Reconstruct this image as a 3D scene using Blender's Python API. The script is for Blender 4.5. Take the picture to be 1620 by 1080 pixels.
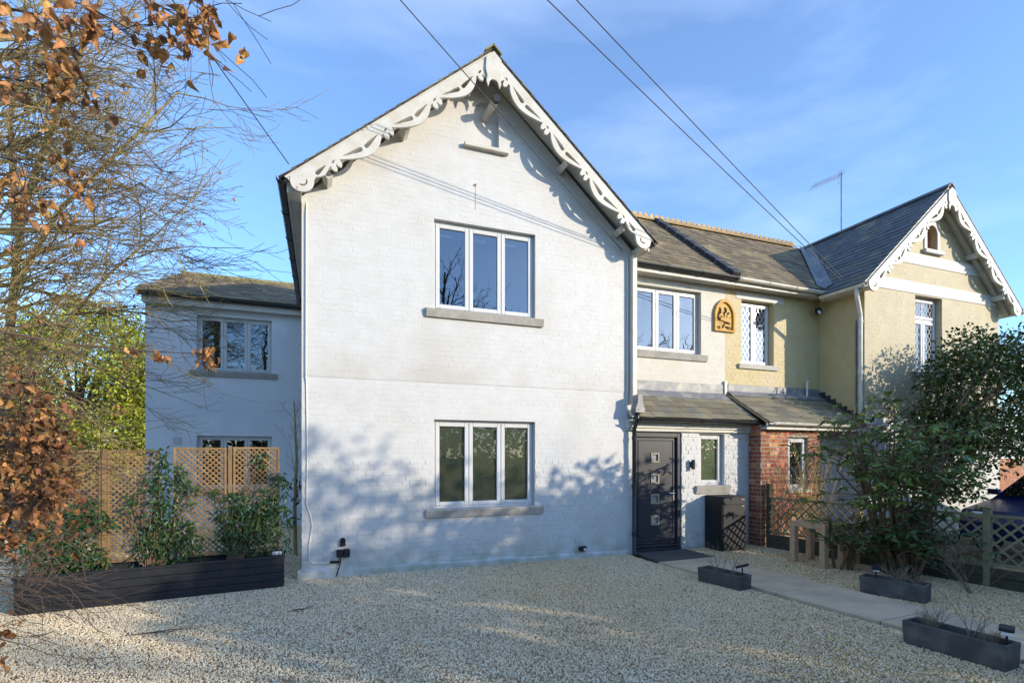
import bpy, bmesh, math, random
from math import sin, cos, pi, radians as R, hypot
from mathutils import Vector as V, Matrix as M4, noise as mnoise
import numpy as np
random.seed(11); RNG = np.random.default_rng(5)
S = bpy.context.scene
for o in list(bpy.data.objects): bpy.data.objects.remove(o)
COL = S.collection

# ------------------------------------------------------------------ camera, sky, sun, exposure
TH = math.atan(300/809.0)
cam = bpy.data.cameras.new('camera'); camo = bpy.data.objects.new('camera', cam); COL.objects.link(camo)
cam.sensor_width = 36; cam.lens = 36*809/1620; cam.shift_y = (721-540)/1620; cam.clip_start = .05; cam.clip_end = 3000
camo.location = (0, 0, 1.65); camo.rotation_euler = (pi/2, 0, -TH); S.camera = camo
SUN_AZ, SUN_EL = R(44), R(15.5)
SUNV = V((sin(SUN_AZ)*cos(SUN_EL), -cos(SUN_AZ)*cos(SUN_EL), sin(SUN_EL)))
w = bpy.data.worlds.new('World'); S.world = w; w.use_nodes = True
nt = w.node_tree; nt.nodes.clear()
sky = nt.nodes.new('ShaderNodeTexSky'); sky.sky_type = 'NISHITA'; sky.sun_disc = False
sky.sun_elevation = SUN_EL; sky.sun_rotation = pi-SUN_AZ; sky.air_density = 1.0; sky.dust_density = .35; sky.ozone_density = 5.6; sky.altitude = 0
bg = nt.nodes.new('ShaderNodeBackground'); bg.inputs[1].default_value = .15
ow = nt.nodes.new('ShaderNodeOutputWorld')
# thin high cirrus streaks, all round the sky
tc = nt.nodes.new('ShaderNodeTexCoord'); mp = nt.nodes.new('ShaderNodeMapping'); mp.inputs['Scale'].default_value = (1.3, 2.2, 6.0); mp.inputs['Rotation'].default_value = (.25, .3, .5)
nz = nt.nodes.new('ShaderNodeTexNoise'); nz.inputs['Scale'].default_value = 1.6; nz.inputs['Detail'].default_value = 6; nz.inputs['Roughness'].default_value = .55
cr = nt.nodes.new('ShaderNodeValToRGB'); cr.color_ramp.elements[0].position = .45; cr.color_ramp.elements[0].color = (.045, .045, .045, 1); cr.color_ramp.elements[1].position = .80; cr.color_ramp.elements[1].color = (.17, .17, .17, 1)
mx = nt.nodes.new('ShaderNodeMix'); mx.data_type = 'RGBA'; mx.inputs[7].default_value = (5.4, 6.2, 7.6, 1)
L_ = nt.links.new
L_(tc.outputs['Generated'], mp.inputs[0]); L_(mp.outputs[0], nz.inputs['Vector']); L_(nz.outputs[0], cr.inputs[0]); L_(cr.outputs[0], mx.inputs[0])
L_(sky.outputs[0], mx.inputs[6]); L_(mx.outputs[2], bg.inputs[0]); L_(bg.outputs[0], ow.inputs[0])
sl = bpy.data.lights.new('sun', 'SUN'); sl.energy = 2.0; sl.angle = R(.55); sl.color = (1, .87, .67)
so = bpy.data.objects.new('sun', sl); COL.objects.link(so); so.rotation_euler = SUNV.to_track_quat('Z', 'Y').to_euler(); so.location = (20, -18, 12)
S.view_settings.view_transform = 'Standard'; S.view_settings.look = 'None'; S.view_settings.gamma = 1; S.view_settings.exposure = 1.35
S.render.engine = 'CYCLES'; S.render.resolution_x = 1024; S.render.resolution_y = 682

# ------------------------------------------------------------------ helpers
W = {}                                                    # world place of each thing
def woff(p): return W.get(p.name, V((0, 0, 0))) if p else V((0, 0, 0))
def link(o, parent=None):
    COL.objects.link(o)
    if parent: o.parent = parent; W[o.name] = woff(parent).copy()
    return o
def tag(o, label=None, cat=None, group=None, kind=None):
    if label: o['label'] = label
    if cat: o['category'] = cat
    if group: o['group'] = group
    if kind: o['kind'] = kind
    return o
def thing(name, loc, label, cat, group=None):
    o = bpy.data.objects.new(name, None); COL.objects.link(o); o.location = loc; o.empty_display_size = .2
    W[o.name] = V(loc); return tag(o, label, cat, group)
def bevel_bm(bm, wd, seg=1):
    ed = [e for e in bm.edges if len(e.link_faces) == 2 and e.calc_face_angle(0) > .5]
    if ed: bmesh.ops.bevel(bm, geom=ed, offset=wd, segments=seg, profile=.5, affect='EDGES', clamp_overlap=True)
class MB:
    def __init__(s): s.v = []; s.f = []
    def box(s, x0, x1, y0, y1, z0, z1):
        n = len(s.v); s.v += [(x0,y0,z0),(x1,y0,z0),(x1,y1,z0),(x0,y1,z0),(x0,y0,z1),(x1,y0,z1),(x1,y1,z1),(x0,y1,z1)]
        s.f += [tuple(n+i for i in q) for q in ((3,2,1,0),(4,5,6,7),(0,1,5,4),(1,2,6,5),(2,3,7,6),(3,0,4,7))]; return s
    def obox(s, c, u, v, n_, a, b, h):                    # oriented box: centre, axes, half sizes
        c, u, v, n_ = V(c), V(u).normalized(), V(v).normalized(), V(n_).normalized(); k = len(s.v)
        for dz in (-h, h):
            for dx, dy in ((-a,-b),(a,-b),(a,b),(-a,b)): s.v.append(tuple(c+u*dx+v*dy+n_*dz))
        s.f += [tuple(k+i for i in q) for q in ((3,2,1,0),(4,5,6,7),(0,1,5,4),(1,2,6,5),(2,3,7,6),(3,0,4,7))]; return s
    def bar(s, a, b, wd, h, up=(0,0,1)):                  # square bar from a to b
        a, b = V(a), V(b); d = (b-a); v = d.cross(V(up))
        if v.length < 1e-6: v = d.cross(V((1,0,0)))
        n_ = v.cross(d); return s.obox((a+b)/2, d, v, n_, d.length/2, wd/2, h/2)
    def tube(s, pts, rad, n=6, cap=True, a0=0, a1=2*pi, closed=True):
        pts = [V(p) for p in pts]; k = len(s.v); prev = None
        for i, p in enumerate(pts):
            d = (pts[min(i+1, len(pts)-1)]-pts[max(i-1, 0)])
            if d.length < 1e-9: d = V((0,0,1))
            d.normalize()
            if prev is None:
                prev = d.cross(V((0,0,1)) if abs(d.z) < .95 else V((1,0,0))).normalized()
            x = (prev - d*prev.dot(d)).normalized(); prev = x; y = d.cross(x)
            r = rad[i] if hasattr(rad, '__len__') else rad
            for j in range(n):
                t = 2*pi*j/n; s.v.append(tuple(p+x*(r*cos(t))+y*(r*sin(t))))
        for i in range(len(pts)-1):
            for j in range(n):
                s.f.append((k+i*n+j, k+i*n+(j+1) % n, k+(i+1)*n+(j+1) % n, k+(i+1)*n+j))
        if cap and n > 2:
            s.f.append(tuple(k+j for j in range(n))[::-1]); s.f.append(tuple(k+(len(pts)-1)*n+j for j in range(n)))
        return s
    def quad(s, *p):
        k = len(s.v); s.v += [tuple(q) for q in p]; s.f.append(tuple(range(k, k+len(p)))); return s
    def slab(s, pts, th):                                  # polygon with thickness along its normal (downwards)
        p = [V(q) for q in pts]; n_ = (p[1]-p[0]).cross(p[2]-p[0]).normalized()
        if n_.z < 0: p = p[::-1]; n_ = -n_
        k = len(s.v); m = len(p); s.v += [tuple(q) for q in p]+[tuple(q-n_*th) for q in p]
        s.f.append(tuple(range(k, k+m))); s.f.append(tuple(range(k+2*m-1, k+m-1, -1)))
        for i in range(m): s.f.append((k+i, k+m+i, k+m+(i+1) % m, k+(i+1) % m))
        return s
    def build(s, name, mat, parent=None, smooth=False, bevel=0, seg=1, loc=None, kind=None):
        off = woff(parent)+(V(loc) if loc else V((0,0,0)))
        me = bpy.data.meshes.new(name); me.from_pydata([(a-off.x, b-off.y, c-off.z) for a, b, c in s.v], [], s.f)
        bm = bmesh.new(); bm.from_mesh(me)
        if bevel: bevel_bm(bm, bevel, seg)
        bmesh.ops.recalc_face_normals(bm, faces=bm.faces); bm.to_mesh(me); bm.free()
        return finish(me, name, mat, parent, smooth, loc, kind)
def finish(me, name, mat, parent=None, smooth=False, loc=None, kind=None):
    if mat: me.materials.append(mat)
    if smooth: me.polygons.foreach_set('use_smooth', [True]*len(me.polygons))
    me.update(); o = bpy.data.objects.new(name, me); link(o, parent)
    if loc: o.location = loc
    if not parent: W[o.name] = V(loc) if loc else V((0,0,0))
    if kind: o['kind'] = kind
    return o
def poly_prism(outer, holes, T, thick, name, mat, parent=None, smooth=False, bevel=0, loc=None, lip=0):
    """flat polygon with holes, extruded; T(u, out, z) gives the world point"""
    off = woff(parent)+(V(loc) if loc else V((0,0,0))); bm = bmesh.new(); ed = []
    for lp in [outer]+list(holes):
        vs = [bm.verts.new(V(T(u, lip, z))-off) for u, z in lp]
        for i in range(len(vs)): ed.append(bm.edges.new((vs[i], vs[(i+1) % len(vs)])))
    bmesh.ops.triangle_fill(bm, edges=ed, use_beauty=True, use_dissolve=False)
    fs = list(bm.faces); r = bmesh.ops.extrude_face_region(bm, geom=fs)
    d = V(T(0, -thick, 0))-V(T(0, 0, 0))
    bmesh.ops.translate(bm, verts=[g for g in r['geom'] if isinstance(g, bmesh.types.BMVert)], vec=d)
    bmesh.ops.recalc_face_normals(bm, faces=bm.faces)
    if bevel: bevel_bm(bm, bevel)
    me = bpy.data.meshes.new(name); bm.to_mesh(me); bm.free(); return finish(me, name, mat, parent, smooth, loc)
def inst(me, name, parent, mat4):
    o = bpy.data.objects.new(name, me); link(o, parent); o.matrix_local = M4.Translation(-woff(parent)) @ mat4; return o
def rect(u0, u1, z0, z1): return [(u0,z0),(u1,z0),(u1,z1),(u0,z1)]
def frontT(Y): return lambda u, out, z: (u, Y-out, z)
def flankT(X): return lambda u, out, z: (X-out, u, z)     # wall that faces -X, u runs along Y
def at(x, y, t):                                           # the point t metres ahead along a line of sight
    a = (x-810)/809.0; return V(((sin(TH)+cos(TH)*a)*t, (cos(TH)-sin(TH)*a)*t, 1.65+(721-y)/809.0*t))
def atY(x, y, Y):
    a = (x-810)/809.0; return at(x, y, Y/(cos(TH)-sin(TH)*a))

# ------------------------------------------------------------------ materials
def mat(name, c, rough=.6, c2=None, nscale=8, bump=0, bscale=60, spec=.4, metal=0, rnd=0, detail=4, c3=None, n3=1.2, lo=.35, hi=.65, attr=None, hue=0, trans=0, sheen=0):
    m = bpy.data.materials.new(name); m.use_nodes = True; t = m.node_tree; N = t.nodes; b = N['Principled BSDF']; Lk = t.links.new
    b.inputs['Roughness'].default_value = rough; b.inputs['Specular IOR Level'].default_value = spec; b.inputs['Metallic'].default_value = metal
    tcn = N.new('ShaderNodeTexCoord'); geo = N.new('ShaderNodeNewGeometry'); src = geo.outputs['Position']
    def noise(sc, dt=4):
        q = N.new('ShaderNodeTexNoise'); q.inputs['Scale'].default_value = sc; q.inputs['Detail'].default_value = dt; Lk(src, q.inputs['Vector']); return q.outputs[0]
    def ramp(x, lo, hi):
        q = N.new('ShaderNodeMapRange'); q.inputs[1].default_value = lo; q.inputs[2].default_value = hi; Lk(x, q.inputs[0]); return q.outputs[0]
    def mixc(f, a, bb):
        q = N.new('ShaderNodeMix'); q.data_type = 'RGBA'
        for v_, i in ((f, 0), (a, 6), (bb, 7)):
            if hasattr(v_, 'links') or hasattr(v_, 'is_linked'): Lk(v_, q.inputs[i])
            else: q.inputs[i].default_value = v_ if i == 0 else (*v_, 1)
        return q.outputs[2]
    out = None
    if c2: out = mixc(ramp(noise(nscale, detail), lo, hi), c, c2)
    if c3: out = mixc(ramp(noise(n3, 5), .5, .72), out if out else c, c3)
    if rnd or attr:
        if attr: a = N.new('ShaderNodeAttribute'); a.attribute_name = attr; rv = a.outputs['Fac']
        else: oi = N.new('ShaderNodeObjectInfo'); rv = oi.outputs['Random']
        h = N.new('ShaderNodeHueSaturation'); k = ramp(rv, 0, 1)
        q = N.new('ShaderNodeMapRange'); q.inputs[3].default_value = 1-rnd; q.inputs[4].default_value = 1+rnd; Lk(rv, q.inputs[0]); Lk(q.outputs[0], h.inputs['Value'])
        if hue:
            q2 = N.new('ShaderNodeMapRange'); q2.inputs[3].default_value = .5-hue; q2.inputs[4].default_value = .5+hue
            fr = N.new('ShaderNodeMath'); fr.operation = 'FRACT'; ml = N.new('ShaderNodeMath'); ml.operation = 'MULTIPLY'; ml.inputs[1].default_value = 7.31
            Lk(rv, ml.inputs[0]); Lk(ml.outputs[0], fr.inputs[0]); Lk(fr.outputs[0], q2.inputs[0]); Lk(q2.outputs[0], h.inputs['Hue'])
        if out: Lk(out, h.inputs['Color'])
        else: h.inputs['Color'].default_value = (*c, 1)
        out = h.outputs[0]
    if out: Lk(out, b.inputs['Base Color'])
    else: b.inputs['Base Color'].default_value = (*c, 1)
    if bump:
        bp = N.new('ShaderNodeBump'); bp.inputs['Strength'].default_value = bump; bp.inputs['Distance'].default_value = .01
        Lk(noise(bscale, 6), bp.inputs['Height']); Lk(bp.outputs[0], b.inputs['Normal'])
    if trans:
        tr = N.new('ShaderNodeBsdfTranslucent'); ms = N.new('ShaderNodeMixShader'); ms.inputs[0].default_value = trans
        if out: Lk(out, tr.inputs[0])
        else: tr.inputs[0].default_value = (*c, 1)
        o = N['Material Output']; Lk(b.outputs[0], ms.inputs[1]); Lk(tr.outputs[0], ms.inputs[2]); Lk(ms.outputs[0], o.inputs[0])
    return m
def glass_mat(name, refl, tint, wob=.02, base=None):
    m = bpy.data.materials.new(name); m.use_nodes = True; t = m.node_tree; N = t.nodes; N.clear(); Lk = t.links.new
    o = N.new('ShaderNodeOutputMaterial'); ms = N.new('ShaderNodeMixShader'); g = N.new('ShaderNodeBsdfGlossy'); g.inputs['Roughness'].default_value = .004; g.inputs['Color'].default_value = (.9, .95, 1, 1)
    if base: tr = N.new('ShaderNodeBsdfDiffuse'); tr.inputs[0].default_value = (*base, 1)
    else: tr = N.new('ShaderNodeBsdfTransparent'); tr.inputs[0].default_value = (*tint, 1)
    fr = N.new('ShaderNodeFresnel'); fr.inputs[0].default_value = 1.5; ad = N.new('ShaderNodeMath'); ad.operation = 'ADD'; ad.inputs[1].default_value = refl; ad.use_clamp = True
    ge = N.new('ShaderNodeNewGeometry'); nz = N.new('ShaderNodeTexNoise'); nz.inputs['Scale'].default_value = 3.5; nz.inputs['Detail'].default_value = 1
    bp = N.new('ShaderNodeBump'); bp.inputs['Strength'].default_value = wob; bp.inputs['Distance'].default_value = .05
    Lk(ge.outputs['Position'], nz.inputs['Vector']); Lk(nz.outputs[0], bp.inputs['Height']); Lk(bp.outputs[0], g.inputs['Normal'])
    iv = N.new('ShaderNodeMath'); iv.operation = 'SUBTRACT'; iv.inputs[0].default_value = 1; Lk(ge.outputs['Backfacing'], iv.inputs[1]); mu = N.new('ShaderNodeMath'); mu.operation = 'MULTIPLY'; Lk(ad.outputs[0], mu.inputs[0]); Lk(iv.outputs[0], mu.inputs[1]); Lk(fr.outputs[0], ad.inputs[0]); Lk(mu.outputs[0], ms.inputs[0]); Lk(tr.outputs[0], ms.inputs[1]); Lk(g.outputs[0], ms.inputs[2]); Lk(ms.outputs[0], o.inputs[0]); return m
def add_stain(m, z0, z1, col, sc=3.0):
    t = m.node_tree; N = t.nodes; Lk = t.links.new; b = N['Principled BSDF']; src = b.inputs['Base Color'].links[0].from_socket
    ge = N.new('ShaderNodeNewGeometry'); sp = N.new('ShaderNodeSeparateXYZ'); Lk(ge.outputs['Position'], sp.inputs[0]); mr = N.new('ShaderNodeMapRange'); mr.inputs[1].default_value = z0; mr.inputs[2].default_value = z1; mr.inputs[3].default_value = 1; mr.inputs[4].default_value = 0; Lk(sp.outputs[2], mr.inputs[0])
    nz = N.new('ShaderNodeTexNoise'); nz.inputs['Scale'].default_value = sc; nz.inputs['Detail'].default_value = 6; Lk(ge.outputs['Position'], nz.inputs['Vector']); r2 = N.new('ShaderNodeMapRange'); r2.inputs[1].default_value = .38; r2.inputs[2].default_value = .68; Lk(nz.outputs[0], r2.inputs[0])
    ml = N.new('ShaderNodeMath'); ml.operation = 'MULTIPLY'; Lk(mr.outputs[0], ml.inputs[0]); Lk(r2.outputs[0], ml.inputs[1]); mx = N.new('ShaderNodeMix'); mx.data_type = 'RGBA'; Lk(ml.outputs[0], mx.inputs[0]); Lk(src, mx.inputs[6]); mx.inputs[7].default_value = (*col, 1); Lk(mx.outputs[2], b.inputs['Base Color'])
MT = {}
def D(k, *a, **kw): MT[k] = mat(k, *a, **kw)
D('white_paint', (.595,.59,.575), .55, (.56,.555,.535), 5, .35, 70, c3=(.53,.515,.48), n3=1.1)
D('cream_paint', (.585,.58,.565), .55, (.555,.545,.525), 5, .3, 60, c3=(.52,.50,.46), n3=1.0)
D('white_wood', (.60,.575,.515), .45, (.55,.52,.45), 6, .15, 40, c3=(.53,.47,.36), n3=3)
D('link_paint', (.55,.52,.455), .55, (.515,.48,.41), 4, .3, 60, c3=(.52,.47,.38), n3=1.3)
D('upvc', (.61,.61,.60), .3, (.58,.58,.57), 3, 0)
D('render_wall', (.76,.77,.79), .7, (.70,.71,.735), 2.2, .25, 45, c3=(.66,.68,.73), n3=.9)
D('yellow_paint', (.55,.45,.235), .6, (.50,.40,.20), 4, .35, 60, c3=(.55,.46,.30), n3=1.1)
D('buff_paint', (.48,.41,.26), .6, (.43,.365,.23), 3, .3, 60, c3=(.42,.36,.25), n3=.8)
D('sill_stone', (.44,.41,.36), .75, (.36,.335,.30), 12, .35, 90, c3=(.30,.28,.24), n3=4)
D('red_brick', (.50,.165,.07), .8, (.32,.115,.06), 9, .5, 110, rnd=.45, hue=.02, c3=(.44,.30,.2), n3=5)
D('mortar', (.42,.36,.28), .9, (.34,.29,.22), 20, .5, 120)
D('slate', (.075,.076,.082), .55, (.10,.098,.09), 6, .3, 50, rnd=.28, c3=(.20,.17,.09), n3=2.2, spec=.5)
D('slate_lichen', (.165,.13,.085), .7, (.215,.165,.09), 5, .4, 55, rnd=.30, hue=.012, c3=(.30,.24,.12), n3=2.6)
D('slate_porch', (.185,.165,.115), .7, (.23,.195,.12), 4, .35, 60, rnd=.26, hue=.012, c3=(.14,.15,.14), n3=3)
D('ridge_clay', (.46,.27,.12), .8, (.40,.30,.15), 10, .6, 90, rnd=.25, c3=(.50,.38,.17), n3=6)
D('ridge_moss', (.20,.18,.12), .9, (.30,.27,.10), 9, .6, 70)
D('lead', (.16,.17,.19), .5, (.22,.22,.22), 5, .3, 22, metal=.1, c3=(.36,.34,.30), n3=4.5)
D('bitumen', (.028,.028,.032), .6, (.05,.048,.045), 12, .4, 60)
D('gutter_black', (.018,.019,.021), .3, (.03,.03,.032), 8, 0)
D('gutter_white', (.74,.71,.63), .4, (.62,.57,.46), 9, .1, 40)
D('anthracite', (.030,.032,.040), .38, (.036,.038,.046), 20, .05, 200)
D('box_black', (.010,.010,.012), .55)
D('steel', (.65,.65,.66), .25, metal=1)
D('wood_trim', (.36,.29,.19), .55, (.30,.24,.16), 20)
D('frost', (.10,.10,.065), .35, (.085,.085,.055), 2, 0)
D('frost_green', (.11,.13,.06), .35, (.09,.11,.05), 2, 0)
D('frost_white', (.26,.28,.30), .3)
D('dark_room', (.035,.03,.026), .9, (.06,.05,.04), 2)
D('blind', (.7,.7,.68), .7)
D('planter_black', (.013,.014,.017), .5, (.020,.021,.025), 12, .3, 60)
D('trough', (.060,.056,.052), .8, (.085,.08,.074), 8, .4, 70, c3=(.13,.12,.11), n3=5)
D('soil', (.035,.025,.017), .95, (.06,.045,.03), 30, .8, 60)
D('trellis', (.25,.155,.065), .7, (.18,.11,.048), 14, .3, 80, rnd=.2)
D('trellis_old', (.30,.25,.135), .8, (.22,.18,.10), 12, .4, 70, rnd=.22)
D('timber', (.56,.37,.22), .7, (.46,.29,.17), 16, .3, 80)
D('sleeper', (.085,.07,.045), .9, (.05,.055,.03), 9, .6, 60)
D('gravel_bed', (.34,.26,.16), .9, (.18,.14,.09), 55, 1.0, 90, c3=(.24,.18,.10), n3=.5)
D('earth', (.10,.085,.05), .95, (.07,.08,.035), .6, .6, 8)
D('slab_stone', (.56,.45,.30), .8, (.48,.385,.26), 4, .3, 90, c3=(.38,.31,.21), n3=1.7, rnd=.06)
D('mat_dark', (.10,.088,.08), .9, (.075,.066,.06), 20, .4, 120)
D('plaque', (.58,.33,.06), .6, (.50,.28,.05), 14, .2, 60)
D('plaque_dark', (.10,.04,.012), .7)
D('bark_green', (.33,.255,.11), .85, (.21,.15,.08), 5, .5, 40, c3=(.38,.32,.10), n3=1.5)
D('twig', (.12,.085,.055), .85, (.09,.06,.045), 8, 0)
D('bark_dark', (.07,.055,.04), .9, (.11,.09,.06), 8, .6, 40)
D('stem_red', (.17,.095,.05), .85, (.12,.08,.05), 8, .3, 50)
D('beech_leaf', (.36,.16,.05), .5, (.56,.30,.11), 22, .5, 70, attr='tone', rnd=.6, hue=.015, trans=.3)
D('beech_leaf_shaded', (.16,.07,.028), .55, (.30,.14,.05), 22, .5, 70, attr='tone', rnd=.6, hue=.015, trans=.25)  # shaded copy of the copper leaf: the shade is put into its colour
D('leaf_laurel', (.05,.10,.028), .36, (.032,.07,.02), 12, .1, 40, attr='tone', rnd=.5, hue=.02, trans=.18)
D('leaf_rhodo', (.16,.22,.05), .42, (.115,.17,.04), 12, .1, 40, attr='tone', rnd=.55, hue=.03, trans=.18)
D('leaf_dark', (.055,.09,.026), .4, (.04,.07,.02), 12, 0, 40, attr='tone', rnd=.5, hue=.015, trans=.12)
D('leaf_lime', (.44,.43,.055), .5, (.26,.31,.04), 1.2, 0, 40, attr='tone', rnd=.45, hue=.02, trans=.25)
D('leaf_hedge', (.07,.10,.03), .5, (.05,.07,.02), 3, 0, 40, attr='tone', rnd=.4, trans=.1)
D('dry', (.25,.20,.14), .9, (.18,.14,.10), 20, 0)
D('wire', (.03,.03,.032), .5)
D('cable_white', (.72,.69,.62), .5)
D('red_mark', (.5,.08,.06), .6)
D('car_paint', (.007,.014,.07), .2, spec=.6)
D('tyre', (.015,.015,.016), .8)
D('lamp_lens', (.75,.76,.78), .2)
D('pole_wood', (.13,.10,.075), .9, (.09,.07,.05), 12, .4, 40)
add_stain(MT['cream_paint'], 2.74, 3.15, (.47,.445,.39), 2.2); add_stain(MT['white_paint'], .05, .42, (.34,.36,.27), 5.0)
D('rust', (.45,.27,.10), .8, (.55,.40,.22), 30)
MT['glass'] = glass_mat('glass', .15, (.45, .47, .5), .016)
MT['glass_leaded'] = glass_mat('glass_leaded', .16, (.5, .52, .55), .14)
MT['glass_frost'] = glass_mat('glass_frost', .03, (.85, .88, .85), .01)
MT['glass_car'] = glass_mat('glass_car', .2, (.2, .22, .24), 0)

# ------------------------------------------------------------------ ground, gravel, path
def struct(o): o['kind'] = 'structure'; return o
g = MB(); g.quad((-400,-400,-.03),(400,-400,-.03),(400,900,-.03),(-400,900,-.03)); struct(g.build('ground', MT['earth']))
PATH = [(4.87,6.42,5.95,6.48)]                             # edges of the path at the joints: (xl, yl, xr, yr)
jn = [((4.80,6.55),(5.96,6.58)), ((4.94,5.50),(5.93,5.53)), ((5.04,4.60),(6.00,4.60)), ((5.13,3.45),(6.06,3.50)), ((5.21,2.40),(6.13,2.45)), ((5.29,1.35),(6.20,1.40))]
def gravel_sheet(name, polys, z, m):
    b = MB()
    for p in polys: b.quad(*[(x, y, z) for x, y in p])
    return b.build(name, m)
left_edge = [jn[0][0]]+[j[0] for j in jn[1:]]; right_edge = [j[1] for j in jn]
polys = [[(-5,1.6),(4.8,1.6),(5.0,3.0),(4.6,7.5),(-5,7.5)]]
polys = []
Lx = lambda y: 4.80+(6.55-y)*.0945
Rx = lambda y: 5.96+(6.58-y)*.046
ys = [7.45, 6.55, 5.5, 4.6, 3.45, 2.4, 1.35]
for y1, y0 in zip(ys[:-1], ys[1:]):
    xl1 = 4.80 if y1 > 6.6 else Lx(y1); xr1 = 5.96 if y1 > 6.6 else Rx(y1)
    polys.append([(-6.5,y0),(Lx(y0),y0),(xl1,y1),(-6.5,y1)]); polys.append([(Rx(y0),y0),(8.3,y0),(7.6 if y1 > 7 else 8.0,y1),(xr1,y1)])
polys.append([(-6.5,7.45),(-.27,7.45),(-.27,13.2),(-6.5,13.2)])
gb = gravel_sheet('gravel_drive', polys, 0, MT['gravel_bed']); struct(gb)
def gravel_nodes():
    ng = bpy.data.node_groups.new('gravel', 'GeometryNodeTree'); I = ng.interface
    I.new_socket('Geometry', in_out='INPUT', socket_type='NodeSocketGeometry'); I.new_socket('Geometry', in_out='OUTPUT', socket_type='NodeSocketGeometry')
    N = ng.nodes; Lk = ng.links.new; gi = N.new('NodeGroupInput'); go = N.new('NodeGroupOutput')
    dp = N.new('GeometryNodeDistributePointsOnFaces'); dp.inputs['Density'].default_value = 5200; Lk(gi.outputs[0], dp.inputs[0])
    ic = N.new('GeometryNodeMeshIcoSphere'); ic.inputs['Radius'].default_value = 1; ic.inputs['Subdivisions'].default_value = 2
    sp = N.new('GeometryNodeSetPosition'); nz = N.new('ShaderNodeTexNoise'); nz.inputs['Scale'].default_value = .9
    sb = N.new('ShaderNodeVectorMath'); sb.operation = 'SUBTRACT'; sb.inputs[1].default_value = (.5,.5,.5); Lk(nz.outputs['Color'], sb.inputs[0])
    sc = N.new('ShaderNodeVectorMath'); sc.operation = 'SCALE'; sc.inputs['Scale'].default_value = 1.1; Lk(sb.outputs[0], sc.inputs[0])
    Lk(ic.outputs[0], sp.inputs[0]); Lk(sc.outputs[0], sp.inputs['Offset'])
    sm = N.new('GeometryNodeSetMaterial'); sm.inputs['Material'].default_value = MT['pebble']; Lk(sp.outputs[0], sm.inputs[0])
    ip = N.new('GeometryNodeInstanceOnPoints'); Lk(dp.outputs['Points'], ip.inputs['Points']); Lk(sm.outputs[0], ip.inputs['Instance'])
    def rv(kind, a, b, seed):
        q = N.new('FunctionNodeRandomValue'); q.data_type = kind; q.inputs['Seed'].default_value = seed
        i = 0 if kind == 'FLOAT_VECTOR' else 2
        q.inputs[i].default_value = a; q.inputs[i+1].default_value = b; return q.outputs[0 if kind == 'FLOAT_VECTOR' else 1]
    Lk(rv('FLOAT_VECTOR', (0,0,0), (6.28,6.28,6.28), 1), ip.inputs['Rotation'])
    s1 = rv('FLOAT_VECTOR', (.0045,.0035,.0032), (.0108,.009,.0075), 2); Lk(s1, ip.inputs['Scale'])
    st = N.new('GeometryNodeStoreNamedAttribute'); st.data_type = 'FLOAT'; st.domain = 'INSTANCE'; st.inputs['Name'].default_value = 'tone'
    Lk(ip.outputs[0], st.inputs[0]); Lk(rv('FLOAT', 0., 1., 3), st.inputs['Value'])
    Lk(st.outputs[0], go.inputs[0]); return ng
def pebble_mat():
    m = bpy.data.materials.new('pebble'); m.use_nodes = True; t = m.node_tree; N = t.nodes; Lk = t.links.new; b = N['Principled BSDF']; b.inputs['Roughness'].default_value = .75
    a = N.new('ShaderNodeAttribute'); a.attribute_type = 'INSTANCER'; a.attribute_name = 'tone'
    def rp(stops):
        r = N.new('ShaderNodeValToRGB'); r.color_ramp.interpolation = 'CONSTANT'
        for i, (p, c) in enumerate(stops):
            e = r.color_ramp.elements[i] if i < 2 else r.color_ramp.elements.new(p)
            e.position = p; e.color = (*c, 1)
        Lk(a.outputs['Fac'], r.inputs[0]); return r.outputs[0]
    grey = rp([(0,(.42,.33,.21)),(.14,(.74,.60,.40)),(.3,(.82,.71,.50)),(.45,(.58,.46,.29)),(.6,(.74,.60,.39)),(.75,(.84,.76,.58)),(.87,(.36,.28,.18)),(.94,(.62,.43,.20))])
    gold = rp([(0,(.50,.34,.16)),(.16,(.74,.58,.35)),(.32,(.64,.44,.20)),(.48,(.80,.68,.47)),(.62,(.56,.37,.15)),(.76,(.76,.56,.29)),(.88,(.38,.26,.13)),(.94,(.76,.69,.57))])
    ge = N.new('ShaderNodeNewGeometry'); nz = N.new('ShaderNodeTexNoise'); nz.inputs['Scale'].default_value = .55; nz.inputs['Detail'].default_value = 5; Lk(ge.outputs['Position'], nz.inputs['Vector'])
    sx = N.new('ShaderNodeSeparateXYZ'); Lk(ge.outputs['Position'], sx.inputs[0])
    mr = N.new('ShaderNodeMapRange'); mr.inputs[1].default_value = .5; mr.inputs[2].default_value = 6.0; mr.inputs[3].default_value = -.35; mr.inputs[4].default_value = .75; Lk(sx.outputs[0], mr.inputs[0])
    ad = N.new('ShaderNodeMath'); ad.operation = 'ADD'; Lk(mr.outputs[0], ad.inputs[0])
    m2 = N.new('ShaderNodeMapRange'); m2.inputs[1].default_value = .35; m2.inputs[2].default_value = .65; m2.inputs[3].default_value = -.1; m2.inputs[4].default_value = .75; Lk(nz.outputs[0], m2.inputs[0]); Lk(m2.outputs[0], ad.inputs[1]); ad.use_clamp = True
    mx = N.new('ShaderNodeMix'); mx.data_type = 'RGBA'; Lk(ad.outputs[0], mx.inputs[0]); Lk(grey, mx.inputs[6]); Lk(gold, mx.inputs[7]); Lk(mx.outputs[2], b.inputs['Base Color']); return m
MT['pebble'] = pebble_mat()
vis = []
for p in polys: vis.append(p)
gs = gravel_sheet('gravel', vis, .004, None)
gs.data.materials.append(MT['pebble']); md = gs.modifiers.new('gravel', 'NODES'); md.node_group = gravel_nodes()
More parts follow.
